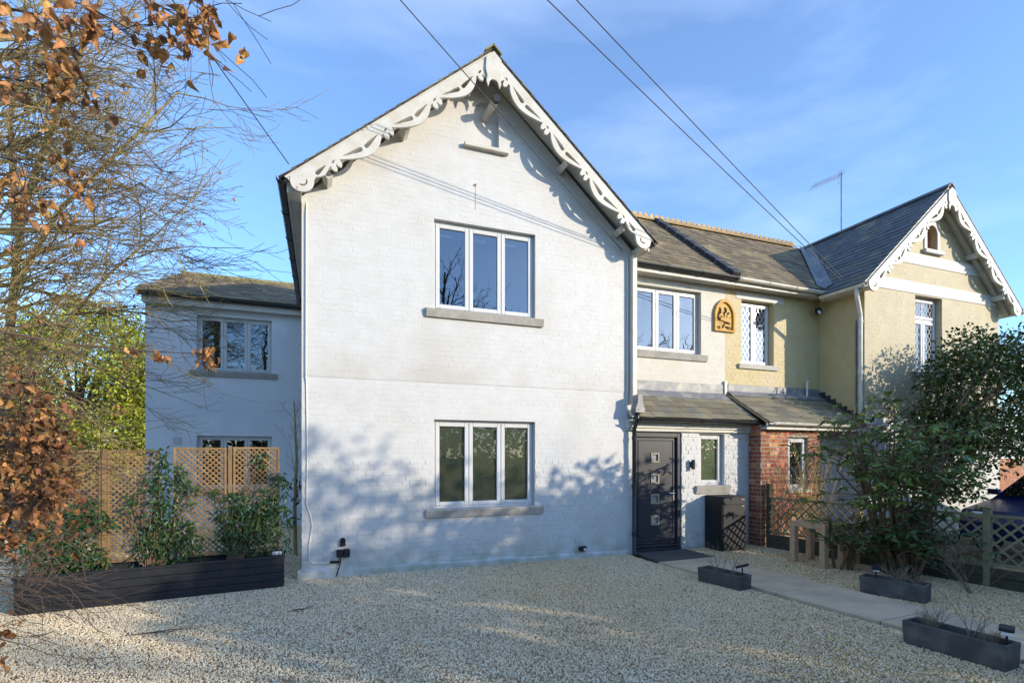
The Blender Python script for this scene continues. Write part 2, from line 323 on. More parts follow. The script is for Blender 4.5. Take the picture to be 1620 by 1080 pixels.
tag(gs, 'loose pale and golden gravel covering the drive', 'gravel', kind='stuff')
pth = thing('path', (5.4,4.5,0), None, None); pth['kind'] = 'structure'
for (a, b), (c, d) in zip(jn[:-1], jn[1:]):
    q = MB(); gp = .006
    q.slab([(c[0]+.004,c[1]+gp,.034),(d[0]-.004,d[1]+gp,.034),(b[0]-.004,b[1]-gp,.034),(a[0]+.004,a[1]-gp,.034)], .05); q.build('slab', MT['slab_stone'], pth, bevel=.004)
q = MB(); q.slab([(4.86,6.57,.030),(5.95,6.60,.030),(5.95,7.33,.030),(4.93,7.33,.030)], .04); q.build('threshold_slab', MT['mat_dark'], pth, bevel=.004)

# ------------------------------------------------------------------ masonry, slates, windows
def brick_mesh(L, H, p, bv, seed):
    r = random.Random(seed); j = lambda: r.uniform(-.0018, .0018); b = MB(); h, k = L/2, H/2
    o = [(-h,-k),(h,-k),(h,k),(-h,k)]; o = [(x+j(), z+j()) for x, z in o]
    b.v = [(x, .012, z) for x, z in o]+[(x-(bv if x > 0 else -bv), -p+r.uniform(-.0012,.0012), z-(bv if z > 0 else -bv)) for x, z in o]
    b.f = [(4,5,6,7),(0,1,5,4),(1,2,6,5),(2,3,7,6),(3,0,4,7)]; return b
BM = {}
def bricks(wall, T, span, z0, z1, holes, m, proud, bv, face=0, n_ind=0, L=.215, H=.065, mo=.010, score=None, rot=None, seed=1, header_every=4, jit=.001):
    """lay courses between z0 and z1; span(z) -> (u0, u1); holes(z) -> list of (a, b). face = distance of the mortar plane in front of T's zero"""
    r = random.Random(seed); full = []; J = MB(); z = z0; row = 0
    while z < z1-.02:
        zt = min(z+H, z1); zc = (z+zt)/2; lo, hi = span(zc); iv = [(lo, hi)]
        for a, b in holes(zc):
            nv = []
            for p, q in iv:
                if b <= p or a >= q: nv.append((p, q)); continue
                if a > p: nv.append((p, a))
                if b < q: nv.append((b, q))
            iv = nv
        hd = header_every and row % header_every == header_every-1
        l = .1025 if hd else L; step = l+mo; ph = (row % 2)*step/2+r.uniform(-.01,.01); k0 = int((lo-ph)/step)-1
        for k in range(k0, int((hi-ph)/step)+2):
            a, b = ph+k*step, ph+k*step+l
            for p, q in iv:
                aa, bb = max(a, p+.002), min(b, q-.002)
                if bb-aa < .03: continue
                if bb-aa > l-.004 and zt-z > H-.002: full.append(((aa+bb)/2, zc, hd))
                else: add_brick(J, T, aa, bb, z, zt, proud+face, bv, r, face)
        z += H+mo; row += 1
    if n_ind:
        full.sort(key=lambda t: -(score(t) if score else 0)); ind, rest = full[:n_ind], full[n_ind:]
    else: ind, rest = [], full
    for u, zc, hd in rest:
        l = .1025 if hd else L; add_brick(J, T, u-l/2, u+l/2, zc-H/2, zc+H/2, proud+face+r.uniform(-jit,jit), bv, r, face)
    if J.v: J.build('bricks', m, wall, kind='stuff')
    for i, (u, zc, hd) in enumerate(ind):
        key = (m.name, hd, r.randrange(8), round(proud,4), L)
        if key not in BM:
            bm_ = brick_mesh(.1025 if hd else L, H, proud, bv, len(BM)); me = bpy.data.meshes.new('brick'); me.from_pydata(bm_.v, [], bm_.f); me.materials.append(m); BM[key] = me
        inst(BM[key], 'brick', wall, M4.Translation(V(T(u, face+r.uniform(-jit,jit), zc))) @ (rot if rot else M4.Identity(4)))
def add_brick(J, T, a, b, z, zt, p, bv, r, face):
    j = lambda: r.uniform(-.0016, .0016); k = len(J.v)
    o = [(a+j(),z+j()),(b+j(),z+j()),(b+j(),zt+j()),(a+j(),zt+j())]; c = [(a+bv,z+bv),(b-bv,z+bv),(b-bv,zt-bv),(a+bv,zt-bv)]
    J.v += [T(u, face-.008, w_) for u, w_ in o]+[T(u, p+r.uniform(-.0012,.0012), w_) for u, w_ in c]
    J.f += [tuple(k+i for i in q) for q in ((4,5,6,7),(0,1,5,4),(1,2,6,5),(2,3,7,6),(3,0,4,7))]
def proj_size(T):
    def f(t):
        p = V(T(t[0], 0, t[1])); d = p.x*sin(TH)+p.y*cos(TH); return (1 if not t[2] else .5)/d/d*(1.0 if t[1] < 2.7 else .75)
    return f
SM = {}
def slates(roof, O, u, v, Wd, Sl, m, w_=.25, g_=.19, keep=None, th=.009, seed=3, joined=False, jit=.004):
    """rows of slates on a roof plane: O eave corner, u along the eave, v up the slope"""
    O, u, v = V(O), V(u).normalized(), V(v).normalized(); n_ = u.cross(v)
    if n_.z < 0: n_ = -n_
    r = random.Random(seed); rows = int(Sl/g_)+1; J = MB(); tilt = .012
    for i in range(rows):
        ph = -w_/2 if i % 2 else 0; c = 0; x = ph
        while x < Wd-.02:
            a, b = max(x, 0)+.002, min(x+w_, Wd)-.002; x += w_
            if b-a < .05: continue
            L = min(g_+.07, Sl-i*g_+.02)
            if L < .06: continue
            cu, cv = (a+b)/2, i*g_+L/2
            if keep and not keep(O+u*cu+v*(i*g_+g_/2)): continue
            cpt = O+u*cu+v*(cv+r.uniform(-jit,jit))+n_*(.012+r.uniform(0,.004))
            vv = (v-n_*(tilt/g_*.9)).normalized(); nn = u.cross(vv); nn = nn if nn.z > 0 else -nn
            if joined: J.obox(cpt, u, vv, nn, (b-a)/2, L/2, th/2); continue
            k = (m.name, round(b-a,2), round(L,2), th, r.randrange(3))
            if k not in SM:
                q = MB(); q.box(-(b-a)/2,(b-a)/2,-L/2,L/2,-th/2,th/2)
                q.v = [(X+r.uniform(-.002,.002), Y+(r.uniform(-.005,.005) if Y < 0 else 0), Z) for X, Y, Z in q.v]
                me = bpy.data.meshes.new('slate'); me.from_pydata(q.v, [], q.f); me.materials.append(m); SM[k] = me
            mm = M4((( u.x,vv.x,nn.x,cpt.x),(u.y,vv.y,nn.y,cpt.y),(u.z,vv.z,nn.z,cpt.z),(0,0,0,1)))
            if mm.to_3x3().determinant() < 0: mm = M4(((-u.x,vv.x,nn.x,cpt.x),(-u.y,vv.y,nn.y,cpt.y),(-u.z,vv.z,nn.z,cpt.z),(0,0,0,1)))
            inst(SM[k], 'slate', roof, mm)
    if joined: J.build('slates', m, roof, kind='stuff')
def ring(b, x0, x1, z0, z1, t, y0, y1):
    b.box(x0,x0+t,y0,y1,z0,z1); b.box(x1-t,x1,y0,y1,z0,z1); b.box(x0+t,x1-t,y0,y1,z0,z0+t); b.box(x0+t,x1-t,y0,y1,z1-t,z1)
def window(root, x0, x1, z0, z1, Y, n=3, dep=.085, frost=None, lead=False, sill=True, sillm='sill_stone', sh=.125, blind=False, room=True, transom=0, ft=.05, ct=.06, sx=.13):
    y = Y+dep; fw = MB(); ring(fw, x0+.004, x1-.004, z0+.004, z1-.004, ft*.62, y, y+.07)
    wi = (x1-x0-2*ft*.62); cw = wi/n; xs = [x0+ft*.62+cw*i for i in range(n+1)]
    for xm in xs[1:-1]: fw.box(xm-.012, xm+.012, y+.002, y+.068, z0+ft*.6, z1-ft*.6)
    zt = z1-ft*.62
    if transom: zt = z1-transom; fw.box(x0+ft*.6, x1-ft*.6, y+.001, y+.069, zt-.02, zt+.02)
    wn = fw.build('window', MT['upvc'], root, bevel=.003)
    cells = [(xs[i]+.004, xs[i+1]-.004, z0+ft*.62+.004, zt-(.022 if transom else .004)) for i in range(n)]
    if transom: cells.append((x0+ft*.62+.004, x1-ft*.62-.004, zt+.024, z1-ft*.62-.004))
    for a, b, c, d in cells:
        q = MB(); ring(q, a, b, c, d, ct, y-.014, y+.045); q.build('casement', MT['upvc'], wn, bevel=.006)
        pn = MB(); pn.box(a+ct-.004, b-ct+.004, y+.012, y+.018, c+ct-.004, d-ct+.004)
        pn.build('pane', MT['glass_frost' if frost else ('glass_leaded' if lead else 'glass')], wn)
        if frost: fb = MB(); fb.box(a+ct-.004, b-ct+.004, y+.024, y+.030, c+ct-.004, d-ct+.004); fb.build('privacy_film', MT[frost], wn)
        if blind: bl = MB(); bl.box(a+ct+.0, a+ct+(b-a-2*ct)*blind[0], y+.05, y+.058, d-ct-blind[1]-blind[2], d-ct-blind[1]); bl.build('vent_strip', MT['blind'], wn)
        if lead:
            ld = MB(); A, B, C, Dd = a+ct, b-ct, c+ct, d-ct; p = .105; wd_, hh = B-A, Dd-C
            for sgn in (1, -1):
                k = -hh
                while k < wd_+hh:
                    pts = []
                    for t in np.linspace(0, 1, 2):
                        pass
                    # line x = k + s*0.62 , z = s  clipped to the pane
                    s0 = max(0, (0-k)/.62); s1 = min(hh, (wd_-k)/.62)
                    if s1 > s0+.01:
                        xa, xb = k+s0*.62, k+s1*.62
                        if sgn < 0: xa, xb = wd_-xa, wd_-xb
                        ld.bar((A+xa, y+.009, C+s0), (A+xb, y+.009, C+s1), .009, .004, (0,1,0))
                    k += p
            if ld.v: ld.build('leading', MT['upvc'], wn)
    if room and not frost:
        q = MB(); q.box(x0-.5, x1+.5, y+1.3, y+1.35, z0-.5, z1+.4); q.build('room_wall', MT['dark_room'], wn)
    if sill:
        q = MB(); q.slab([(x0-sx,Y-.065,z0-.012),(x1+sx,Y-.065,z0-.012),(x1+sx,Y+.0,z0+.006),(x0-sx,Y+.0,z0+.006)], sh); q.build('sill', MT[sillm], wn, bevel=.006)
        q = MB(); q.box(x0+.002, x1-.002, Y+.002, y+.03, z0-.05, z0+.002); q.build('inner_sill', MT['upvc'], wn)
    return wn
def half_round(b, a, c, r, n=8, th=.006):
    """open half-round gutter from a to c"""
    a, c = V(a), V(c); d = (c-a).normalized(); s = d.cross(V((0,0,1))).normalized(); k = len(b.v); m = n+1
    for p in (a, c):
        for rr in (r, r-th):
            for i in range(m):
                t = pi*i/n; b.v.append(tuple(p+s*(cos(t)*rr)-V((0,0,1))*(sin(t)*rr)))
    for i in range(n):
        b.f.append((k+i,k+i+1,k+2*m+i+1,k+2*m+i)); b.f.append((k+m+i,k+3*m+i,k+3*m+i+1,k+m+i+1)); b.f.append((k+i,k+m+i,k+m+i+1,k+i+1)); b.f.append((k+2*m+i,k+2*m+i+1,k+3*m+i+1,k+3*m+i))
    for i in (0, n): b.f.append((k+i,k+2*m+i,k+3*m+i,k+m+i))
    return b
def gutter(root, a, c, r, m, brackets=.85, name='gutter'):
    g_ = half_round(MB(), a, c, r).build(name, m, root, smooth=False); a, c = V(a), V(c); L = (c-a).length; d = (c-a).normalized(); k = int(L/brackets)
    for i in range(k+1):
        p = a+d*(.06+(L-.12)*i/max(k,1)); q = half_round(MB(), p-d*.018, p+d*.018, r+.008, th=.008); q.build('bracket', m, g_)
    return g_
def barge(root, apex, eave, Y, m, name='bargeboard', clusters=(.36,1.22,2.09,2.96), th=.042, sc=1.0):
    """pierced and scalloped board hanging under a verge, from the apex down to the eave"""
    ax, az = apex; ex, ez = eave; Ls = hypot(ex-ax, ez-az); du = ((ex-ax)/Ls, (ez-az)/Ls); dn = (du[1], -du[0])
    if dn[1] > 0: dn = (-dn[0], -dn[1])
    P = lambda s, d: (ax+du[0]*s+dn[0]*d*sc, az+du[1]*s+dn[1]*d*sc)
    low = []; holes = []
    def leaf(s0, s1, flip):
        n = 16
        for i in range(n+1):
            q = i/n; qq = q if not flip else 1-q
            dd = .165+.150*sin(pi*min(1, qq**.8))*(1 if qq < .5 else 1)
            low.append((s0+(s1-s0)*q, dd))
    def drop(s0, s1, dtip, dround, big):
        # teardrop: pointed at s0, round at s1
        out = []; n = 7; r = big
        for i in range(n+1):
            q = i/n; out.append((s0+(s1-s0)*q, dtip+(dround-dtip)*q-r*(q**.8)*(1 if q < .98 else .9)))
        for i in range(1, 5):
            t = pi*i/5; out.append((s1+(sin(t))*r*.95*(1 if s1 > s0 else -1), dround-cos(t)*r))
        for i in range(n, 0, -1):
            q = i/n; out.append((s0+(s1-s0)*q, dtip+(dround-dtip)*q+r*(q**.8)*(1 if q < .98 else .9)))
        return out
    ends = list(clusters)
    low.append((.16*abs(ez-az)/abs(ex-ax)*sc+.003, .16))
    for i, c in enumerate(ends):
        # scroll cluster: notch, curl, notch, curl
        for s_, d_ in ((-.085,.15),(-.075,.215),(-.055,.245),(-.03,.25),(-.012,.225),(-.008,.19),(.008,.19),(.014,.235),(.035,.265),(.06,.262),(.078,.235),(.082,.195),(.07,.17)):
            low.append((c+s_, d_))
        holes.append([(c+.01+.028*cos(t)-.01*sin(t), .135+.012*sin(t)+.012*cos(t)) for t in [2*pi*k/8 for k in range(8)]])
        if i < len(ends)-1:
            s0, s1 = c+.10, ends[i+1]-.10; leaf(s0, s1, False); Lm = s1-s0
            holes.append(drop(s0+Lm*.06, s0+Lm*.40, .135, .185, .036)); holes.append(drop(s1-Lm*.05, s0+Lm*.56, .135, .185, .034))
    s0 = ends[-1]+.10; e = Ls
    for i in range(8):
        q = i/7; low.append((s0+(e-.30-s0)*q, .17+.05*sin(pi*q*.9)))
    cx, cd, rr = e-.13, .135, .150
    for i in range(13):
        t = R(150)-R(205)*i/12; low.append((cx+rr*cos(t), cd+rr*sin(t)))
    low.append((e+.01, .0))
    holes.append(drop(s0+.02, min(s0+.26, e-.36), .125, .15, .034))
    cx2 = e-.13
    holes.append([(cx2+.06*cos(t), cd+.01+.06*sin(t)) for t in [R(10)+R(160)*k/8 for k in range(9)]]+[(cx2+.045*cos(t), cd+.005+.042*sin(t)) for t in [R(170)-R(160)*k/8 for k in range(9)]])
    # keep the lower edge strictly advancing except in the curls
    outer = [P(0, 0)]+[P(s, d) for s, d in low]+[]
    bb = poly_prism(outer[::1], [[P(s, d) for s, d in h] for h in holes], frontT(Y), -th, name, m, root, bevel=.004)
    q = MB(); d0 = V((du[0],0,du[1])); n0 = V((dn[0],0,dn[1])); o = V((ax,Y,az))
    q.obox(o+d0*(Ls/2)+n0*.035*sc-V((0,.012,0)), d0, n0, (0,1,0), Ls/2, .035*sc, .011); q.build('moulding', m, bb, bevel=.003)
    return bb

# ================================================================== WHITE HOUSE
YG, YL, XP = 7.40, 8.0, 7.45
WH = thing('white_house', (2.3,7.4,0), 'white painted brick house with fretted gable, nearer half of the pair', 'house', None)
GX0, GX1, GE, GA, GC = -.26, 4.89, 5.12, 7.40, 2.315
LW = (1.53, 3.13, .875, 2.185); UW = (1.53, 3.13, 3.80, 5.115)
arch = lambda cx, hw, z0, zs, n=10: [(cx-hw,z0),(cx+hw,z0)]+[(cx+hw*cos(pi*i/n), zs+hw*1.15*sin(pi*i/n)) for i in range(n+1)]
NI = (2.33, .20, 6.30, 6.78)
gw = poly_prism([(GX0,-.1),(GX1,-.1),(GX1,GE),(GC,GA+.02),(GX0,GE)], [rect(*LW), rect(*UW), arch(*NI)], frontT(YG), .30, 'gable_wall', MT['white_paint'], WH)
def gspan(z): k = 0 if z < GE-.03 else (z-GE+.03)/(GA-GE)*(GC-GX0); return (GX0+.0+k, GX1-k)
def gholes(z):
    h = []
    for x0, x1, z0, z1 in (LW, UW):
        if z0-.03 < z < z1+.03: h.append((x0, x1))
    if NI[2] < z < NI[3]: h.append((NI[0]-NI[1], NI[0]+NI[1]))
    elif NI[3] <= z < NI[3]+.23: k = NI[1]*math.sqrt(max(0, 1-((z-NI[3])/.23)**2)); h.append((NI[0]-k, NI[0]+k))
    return h
bricks(gw, frontT(YG), gspan, .10, 1.59, gholes, MT['white_paint'], .0046, .0036, n_ind=180, score=proj_size(frontT(YG)), seed=4, jit=.0018)
bricks(gw, frontT(YG), gspan, 1.60, 2.72, gholes, MT['white_paint'], .0013, .0042, seed=6, jit=.0007)
up = poly_prism([(GX0,2.722),(GX1,2.722),(GX1,GE),(GC,GA+.015),(GX0,GE)], [rect(UW[0]-.001,UW[1]+.001,UW[2],UW[3]), arch(*NI)], lambda u, out, z: (u, YG-.006-out, z), .004, 'upper_wall', MT['cream_paint'], WH)
bricks(up, frontT(YG), gspan, 2.735, 7.34, gholes, MT['cream_paint'], .0008, .0048, face=.0063, seed=5, jit=.0004)
q = MB(); q.box(NI[0]-NI[1]-.05, NI[0]+NI[1]+.05, YG+.09, YG+.12, NI[2]-.05, NI[3]+.3); q.build('niche_back', MT['cream_paint'], WH)
q = MB(); q.box(1.97, 2.67, YG-.09, YG+.05, 6.245, 6.30); q.build('niche_sill', MT['white_wood'], WH, bevel=.006)
q = MB()
for i in range(12):
    a, b = GX0-.05+(GX1-GX0)*i/12, GX0-.05+(GX1-GX0)*(i+1)/12; h0, h1 = .13-.05*i/12+.01*sin(i*2.1), .13-.05*(i+1)/12+.01*sin((i+1)*2.1); d0, d1 = .055-.02*i/12, .055-.02*(i+1)/12
    q.v += [(a,YG-d0,-.05),(b,YG-d1,-.05),(b,YG-d1,h1-.03),(a,YG-d0,h0-.03),(a,YG,h0),(b,YG,h1)]; k = len(q.v)-6; q.f += [(k,k+1,k+2,k+3),(k+3,k+2,k+5,k+4)]
    if i == 0: q.f.append((k,k+3,k+4)); q.v.append((a,YG,-.05)); q.f[-1] = (k,k+3,k+4,k+6)
q.build('plinth', MT['white_paint'], WH)
window(WH, *LW, YG, 3, frost='frost', sillm='sill_stone')
window(WH, *UW, YG-.012, 3, blind=(.55,.06,.04), sillm='sill_stone')
q = MB(); q.box(GX0+.001,GX0+.25,YG+.3,12.9,-.1,5.1); q.build('flank_wall', MT['white_paint'], WH)
q = MB(); q.box(GX0+.25,9.9,12.6,12.9,-.1,5.05); q.build('rear_wall', MT['white_paint'], WH)
q = MB(); q.box(GX1-.25,GX1,YG+.3,YL,-.1,5.1); q.build('flank_wall', MT['white_paint'], WH)
# main roof
SLP = (GC+.45, 7.52-5.18); ang = math.atan2(SLP[1], SLP[0]); VY0 = YG-.35
rf = MB(); rf.slab([(-.45,VY0,5.18),(GC,VY0,7.52),(GC,10.4,7.52),(-.45,12.95,5.18)], .035); rf.slab([(GC,VY0,7.52),(5.08,VY0,5.18),(5.08,10.4,5.18),(GC,10.4,7.52)], .035)
rf.slab([(GC,10.4,7.52),(-.45,12.95,5.18),(5.08,12.95,5.18)], .035)
RM = rf.build('main_roof', MT['white_wood'], WH)
slates(RM, (-.50,VY0-.03,5.138), (0,1,0), (SLP[0],0,SLP[1]), 3.4, 3.66, MT['slate'], w_=.25, g_=.19, joined=True)
slates(RM, (5.13,VY0-.03,5.138), (0,1,0), (-SLP[0],0,SLP[1]), 3.4, 3.66, MT['slate'], w_=.25, g_=.19, joined=True, seed=8)
for i in range(8):
    y = VY0-.06+.42*i; q = MB()
    for s in (-1, 1): q.slab([(GC,y,7.585),(GC,y+.415,7.585),(GC+s*.13,y+.415,7.475),(GC+s*.13,y,7.475)], .018)
    q.build('ridge_tile', MT['ridge_moss'], RM)
for i, s in enumerate((-1, 1)):
    ex = GC+s*(GC+.45-.03); barge(WH, (GC,7.475), (ex, 5.155), VY0+.005, MT['white_wood'], sc=.9, th=.034)
    # soffit boards and purlin ends behind the board
    d = V((s*SLP[0],0,-SLP[1])).normalized(); n_ = V((s*sin(ang),0,cos(ang)))
    c = V((GC,(VY0+YG)/2+.02,7.44))+d*1.8
    q = MB(); q.obox(c-n_*.02, d, (0,1,0), n_, 1.78, .135, .01); q.build('soffit', MT['white_wood'], WH)
    for k in (1.72, 3.05):
        p = V((GC,0,7.40))+d*k-n_*.12; q = MB(); q.obox((p.x,YG-.13,p.z), d, (0,1,0), n_, .045, .15, .05); q.build('purlin_end', MT['white_wood'], WH, bevel=.006)
q = MB(); q.slab([(GC+s*0-.0,VY0,7.5),(GC,VY0,7.5),(GC,VY0,7.5)], .001)
fin = [(GC-.115,7.37),(GC-.125,7.20),(GC-.10,7.10),(GC-.115,7.02),(GC-.085,6.94),(GC-.06,7.03),(GC-.03,7.06),(GC+.03,7.06),(GC+.06,7.03),(GC+.085,6.94),(GC+.115,7.02),(GC+.10,7.10),(GC+.125,7.20),(GC+.115,7.37),(GC,7.475)]
poly_prism(fin, [], frontT(VY0-.062), .022, 'finial_board', MT['white_wood'], WH, bevel=.004)
q = MB(); q.box(-.40,GX0-.002,VY0+.06,12.6,5.03,5.10); q.build('soffit', MT['white_wood'], WH)
q = MB(); q.box(-.425,-.40,VY0+.05,12.6,5.01,5.15); q.build('fascia', MT['white_wood'], WH)
q = MB(); q.box(GX1+.002,5.02,VY0+.06,YL,5.03,5.10); q.build('soffit', MT['white_wood'], WH)
q = MB(); q.box(5.02,5.045,VY0+.05,YL-.2,5.01,5.15); q.build('fascia', MT['white_wood'], WH)
gutter(WH, (-.485,VY0-.04,5.15), (-.485,12.6,5.13), .058, MT['gutter_black']); gutter(WH, (5.105,VY0-.04,5.15), (5.105,7.75,5.15), .058, MT['gutter_black'])
q = MB(); q.box(2.150,2.162,YG-.0095,YG-.0065,5.34,5.70); q.build('rust_streak', MT['rust'], WH); q = MB(); q.box(2.148,2.168,YG-.035,YG-.018,5.70,5.73); q.build('old_nail', MT['rust'], WH)
fl = MB().tube([(2.33,YG+.08,6.80),(2.35,YG-.10,6.82),(2.36,YG-.34,6.82)], .052, 14); FLU = fl.build('flue_pipe', MT['white_wood'], WH, smooth=False)
q = MB().tube([(2.36,YG-.335,6.82),(2.362,YG-.40,6.82)], [.058,.056], 14); q.build('flue_grille', MT['gutter_black'], FLU)
q = MB().tube([(-.20,YG-.012,5.05),(-.20,YG-.03,4.9),(-.205,YG-.03,2.75),(-.20,YG-.012,2.6),(-.19,YG-.012,1.6),(-.20,YG-.012,1.0),(-.15,YG-.012,.85),(-.13,YG-.012,.7),(-.17,YG-.012,.45),(-.17,YG-.012,.24),(-.10,YG-.012,.20),(.2,YG-.012,.2)], .009, 6); q.build('wall_cable', MT['cable_white'], WH)
q = MB().tube([(4.80,YG-.022,4.98),(4.80,YG-.03,4.7),(4.795,YG-.03,2.76),(4.79,YG-.012,2.65),(4.79,YG-.012,2.1)], .008, 6); q.build('wall_cable', MT['cable_white'], WH)

# link and its roof
LWN = (5.375, 6.865, 3.60, 4.81)
lw = poly_prism(rect(GX1+.001,XP,2.2,5.10), [rect(*LWN)], frontT(YL), .28, 'link_wall', MT['link_paint'], WH)
bricks(lw, frontT(YL), lambda z: (GX1+.001,XP-.002), 3.0, 5.08, lambda z: [LWN[:2]] if LWN[2]-.03 < z < LWN[3]+.03 else [], MT['link_paint'], .0012, .0045, seed=9, jit=.0005)
window(WH, *LWN, YL, 3, dep=.10, blind=(.42,.06,.30), sillm='sill_stone')
q = MB(); q.box(GX1+.003,XP,YL-.005,YL+.05,4.84,4.93); q.build('lintel_band', MT['white_paint'], WH)
q = MB(); q.box(XP-.05,XP+.02,YL-.045,YL+.01,2.84,3.12); q.build('cover_strip', MT['white_wood'], WH, bevel=.004)
LE, LR = (7.74,5.11), (10.2,7.2)                           # eave and ridge of the cross roof (Y, Z)
lv = (0, LR[0]-LE[0], LR[1]-LE[1]); lsl = hypot(lv[1], lv[2])
rb = MB(); rb.slab([(2.9,LE[0],LE[1]),(XP,LE[0],LE[1]),(XP,LR[0],LR[1]),(2.9,LR[0],LR[1])], .035); rb.slab([(2.9,LR[0],LR[1]),(XP,LR[0],LR[1]),(XP,12.95,5.0),(2.9,12.95,5.0)], .035)
RL = rb.build('link_roof', MT['white_wood'], WH)
wing_z = lambda x: 4.97+(x-9.64)*.93
main_z = lambda x: 5.18+(5.08-x)*SLP[1]/SLP[0]
link_z = lambda y: LE[1]+(y-LE[0])*lv[2]/lv[1]
slates(RL, (4.4,LE[0]-.04,LE[1]-.03), (1,0,0), lv, XP-4.4-.12, lsl+.03, MT['slate_lichen'], w_=.22, g_=.175, keep=lambda p: main_z(p.x) < p.z+.05, seed=12)
q = MB(); q.box(GX1+.002,XP,LE[0]+.01,YL-.002,4.97,5.02); q.build('soffit', MT['white_wood'], WH)
q = MB(); q.box(GX1+.15,XP,LE[0]+.0,LE[0]+.025,4.945,5.09); q.build('fascia', MT['white_wood'], WH)
gutter(WH, (4.98,LE[0]-.062,5.075), (XP+.02,LE[0]-.062,5.065), .058, MT['gutter_black'], .7)
# raised black strip along the party line of the roof
pv = V(lv).normalized(); pn = V((0,-pv.z,pv.y)); po = V((XP-.04,LE[0]-.05,LE[1]-.04)); PS = MB().obox(po+pv*(lsl/2)+pn*.05, (1,0,0), pv, pn, .10, lsl/2, .055).build('party_strip', MT['bitumen'], WH, bevel=.008)
for i in range(8):
    q = MB(); q.obox(po+pv*(.2+.4*i)+pn*.055, (1,0,0), pv, pn, .106, .012, .056); q.build('strip_joint', MT['lead'], PS)

# porch
YP = 7.41; DR = (4.93, 5.935, 0, 2.055); PW = (6.32, 6.88, 1.12, 2.05)
pwall = poly_prism([(GX1,-.1),(DR[0],-.1),(DR[0],DR[3]),(DR[1],DR[3]),(DR[1],-.1),(XP,-.1),(XP,2.24),(GX1,2.24)], [rect(*PW)], frontT(YP), .25, 'porch_wall', MT['white_paint'], WH)
def phol(z): return ([(GX1,DR[1])] if z < DR[3]+.03 else [])+([PW[:2]] if PW[2]-.03 < z < PW[3]+.03 else [])
bricks(pwall, frontT(YP), lambda z: (GX1,XP), .03, 2.14, phol, MT['white_paint'], .0065, .004, n_ind=120, score=proj_size(frontT(YP)), seed=14, jit=.0025)
window(WH, *PW, YP-.006, 1, dep=.08, frost='frost_green', sh=.14, sx=.10)
pe, pt_ = (7.22,2.31), (8.0,2.84); pvv = (0,pt_[0]-pe[0],pt_[1]-pe[1]); psl = hypot(pvv[1],pvv[2])
PR = MB().slab([(4.80,pe[0],pe[1]),(XP,pe[0],pe[1]),(XP,pt_[0],pt_[1]),(4.895,pt_[0],pt_[1])], .03).build('porch_roof', MT['white_wood'], WH)
slates(PR, (4.90,pe[0]-.04,pe[1]-.025), (1,0,0), pvv, XP-4.90, psl+.05, MT['slate_porch'], w_=.30, g_=.20, seed=15, th=.010)
q = MB(); q.box(4.78,XP-.004,pe[0]+.11,YP-.003,2.125,2.225); FB = q.build('fascia', MT['white_wood'], WH, bevel=.004)
q = MB(); q.box(4.78,XP-.004,pe[0]+.135,YP-.003,2.075,2.123); q.build('bed_mould', MT['white_wood'], FB)
q = MB(); q.box(4.80,XP,pe[0]+.02,YP-.004,2.228,2.262); q.build('soffit', MT['white_wood'], WH)
gutter(WH, (4.86,pe[0]-.055,2.285), (XP+.03,pe[0]-.055,2.27), .055, MT['gutter_black'], .9)
q = MB(); q.box(GX1+.003,XP-.06,YL-.02,YL-.004,2.83,3.045); FLH = q.build('flashing', MT['lead'], WH, bevel=.003)
q = MB(); q.slab([(GX1+.01,YL-.20,2.735),(XP-.03,YL-.20,2.735),(XP-.03,YL-.012,2.875),(GX1+.01,YL-.012,2.875)], .006); q.build('apron', MT['lead'], FLH)
# hopper, downpipe, boxed pipe above
q = MB(); q.box(4.845,4.935,YG-.115,YG-.022,2.54,5.0); q.build('boxed_pipe', MT['white_wood'], WH, bevel=.006)
hp = [(4.80,2.36),(4.98,2.36),(4.985,2.42),(4.945,2.52),(4.935,2.66),(4.845,2.66),(4.835,2.52),(4.795,2.42)]
poly_prism(hp, [], frontT(7.13), .14, 'hopper', MT['lead'], WH, bevel=.006)
q = MB().tube([(4.885,7.20,2.38),(4.885,7.22,2.22),(4.885,7.30,2.10),(4.885,7.30,.06),(4.885,7.22,.0)], .036, 10); DP = q.build('downpipe', MT['gutter_black'], WH, smooth=True)
for z in (.35, 1.15, 1.95):
    q = MB().tube([(4.885,7.30,z-.03),(4.885,7.30,z+.03)], .043, 10); q.build('pipe_clip', MT['gutter_black'], DP)
# door
dx0, dx1, dz1, dy = DR[0]+.002, DR[1]-.002, DR[3]-.002, YP+.02
fr = MB(); fr.box(dx0,dx0+.075,dy,dy+.1,.03,dz1); fr.box(dx1-.075,dx1,dy,dy+.1,.03,dz1); fr.box(dx0+.075,dx1-.075,dy,dy+.1,dz1-.075,dz1); fr.box(dx0,dx1,dy-.02,dy+.1,-.02,.055)
sx0, sx1, sz0, sz1 = dx0+.08, dx1-.08, .06, dz1-.08; sqx, sqw = (sx0+sx1)/2-.02, .118
zc = [1.62, 1.255, .905, .535]
DO = poly_prism(rect(sx0,sx1,sz0,sz1), [rect(sqx-sqw/2,sqx+sqw/2,z-sqw/2,z+sqw/2) for z in zc], frontT(dy+.035), .05, 'front_door', MT['anthracite'], WH, bevel=.003)
fr.build('door_frame', MT['anthracite'], DO, bevel=.006)
q = MB(); ring(q, dx0+.045, dx1-.045, .08, dz1-.045, .03, dy-.008, dy); q.build('frame_bead', MT['anthracite'], DO, bevel=.005)
q = MB(); ring(q, sx0+.055, sx1-.055, sz0+.20, sz1-.045, .016, dy+.024, dy+.036); q.build('panel_bead', MT['anthracite'], DO, bevel=.004)
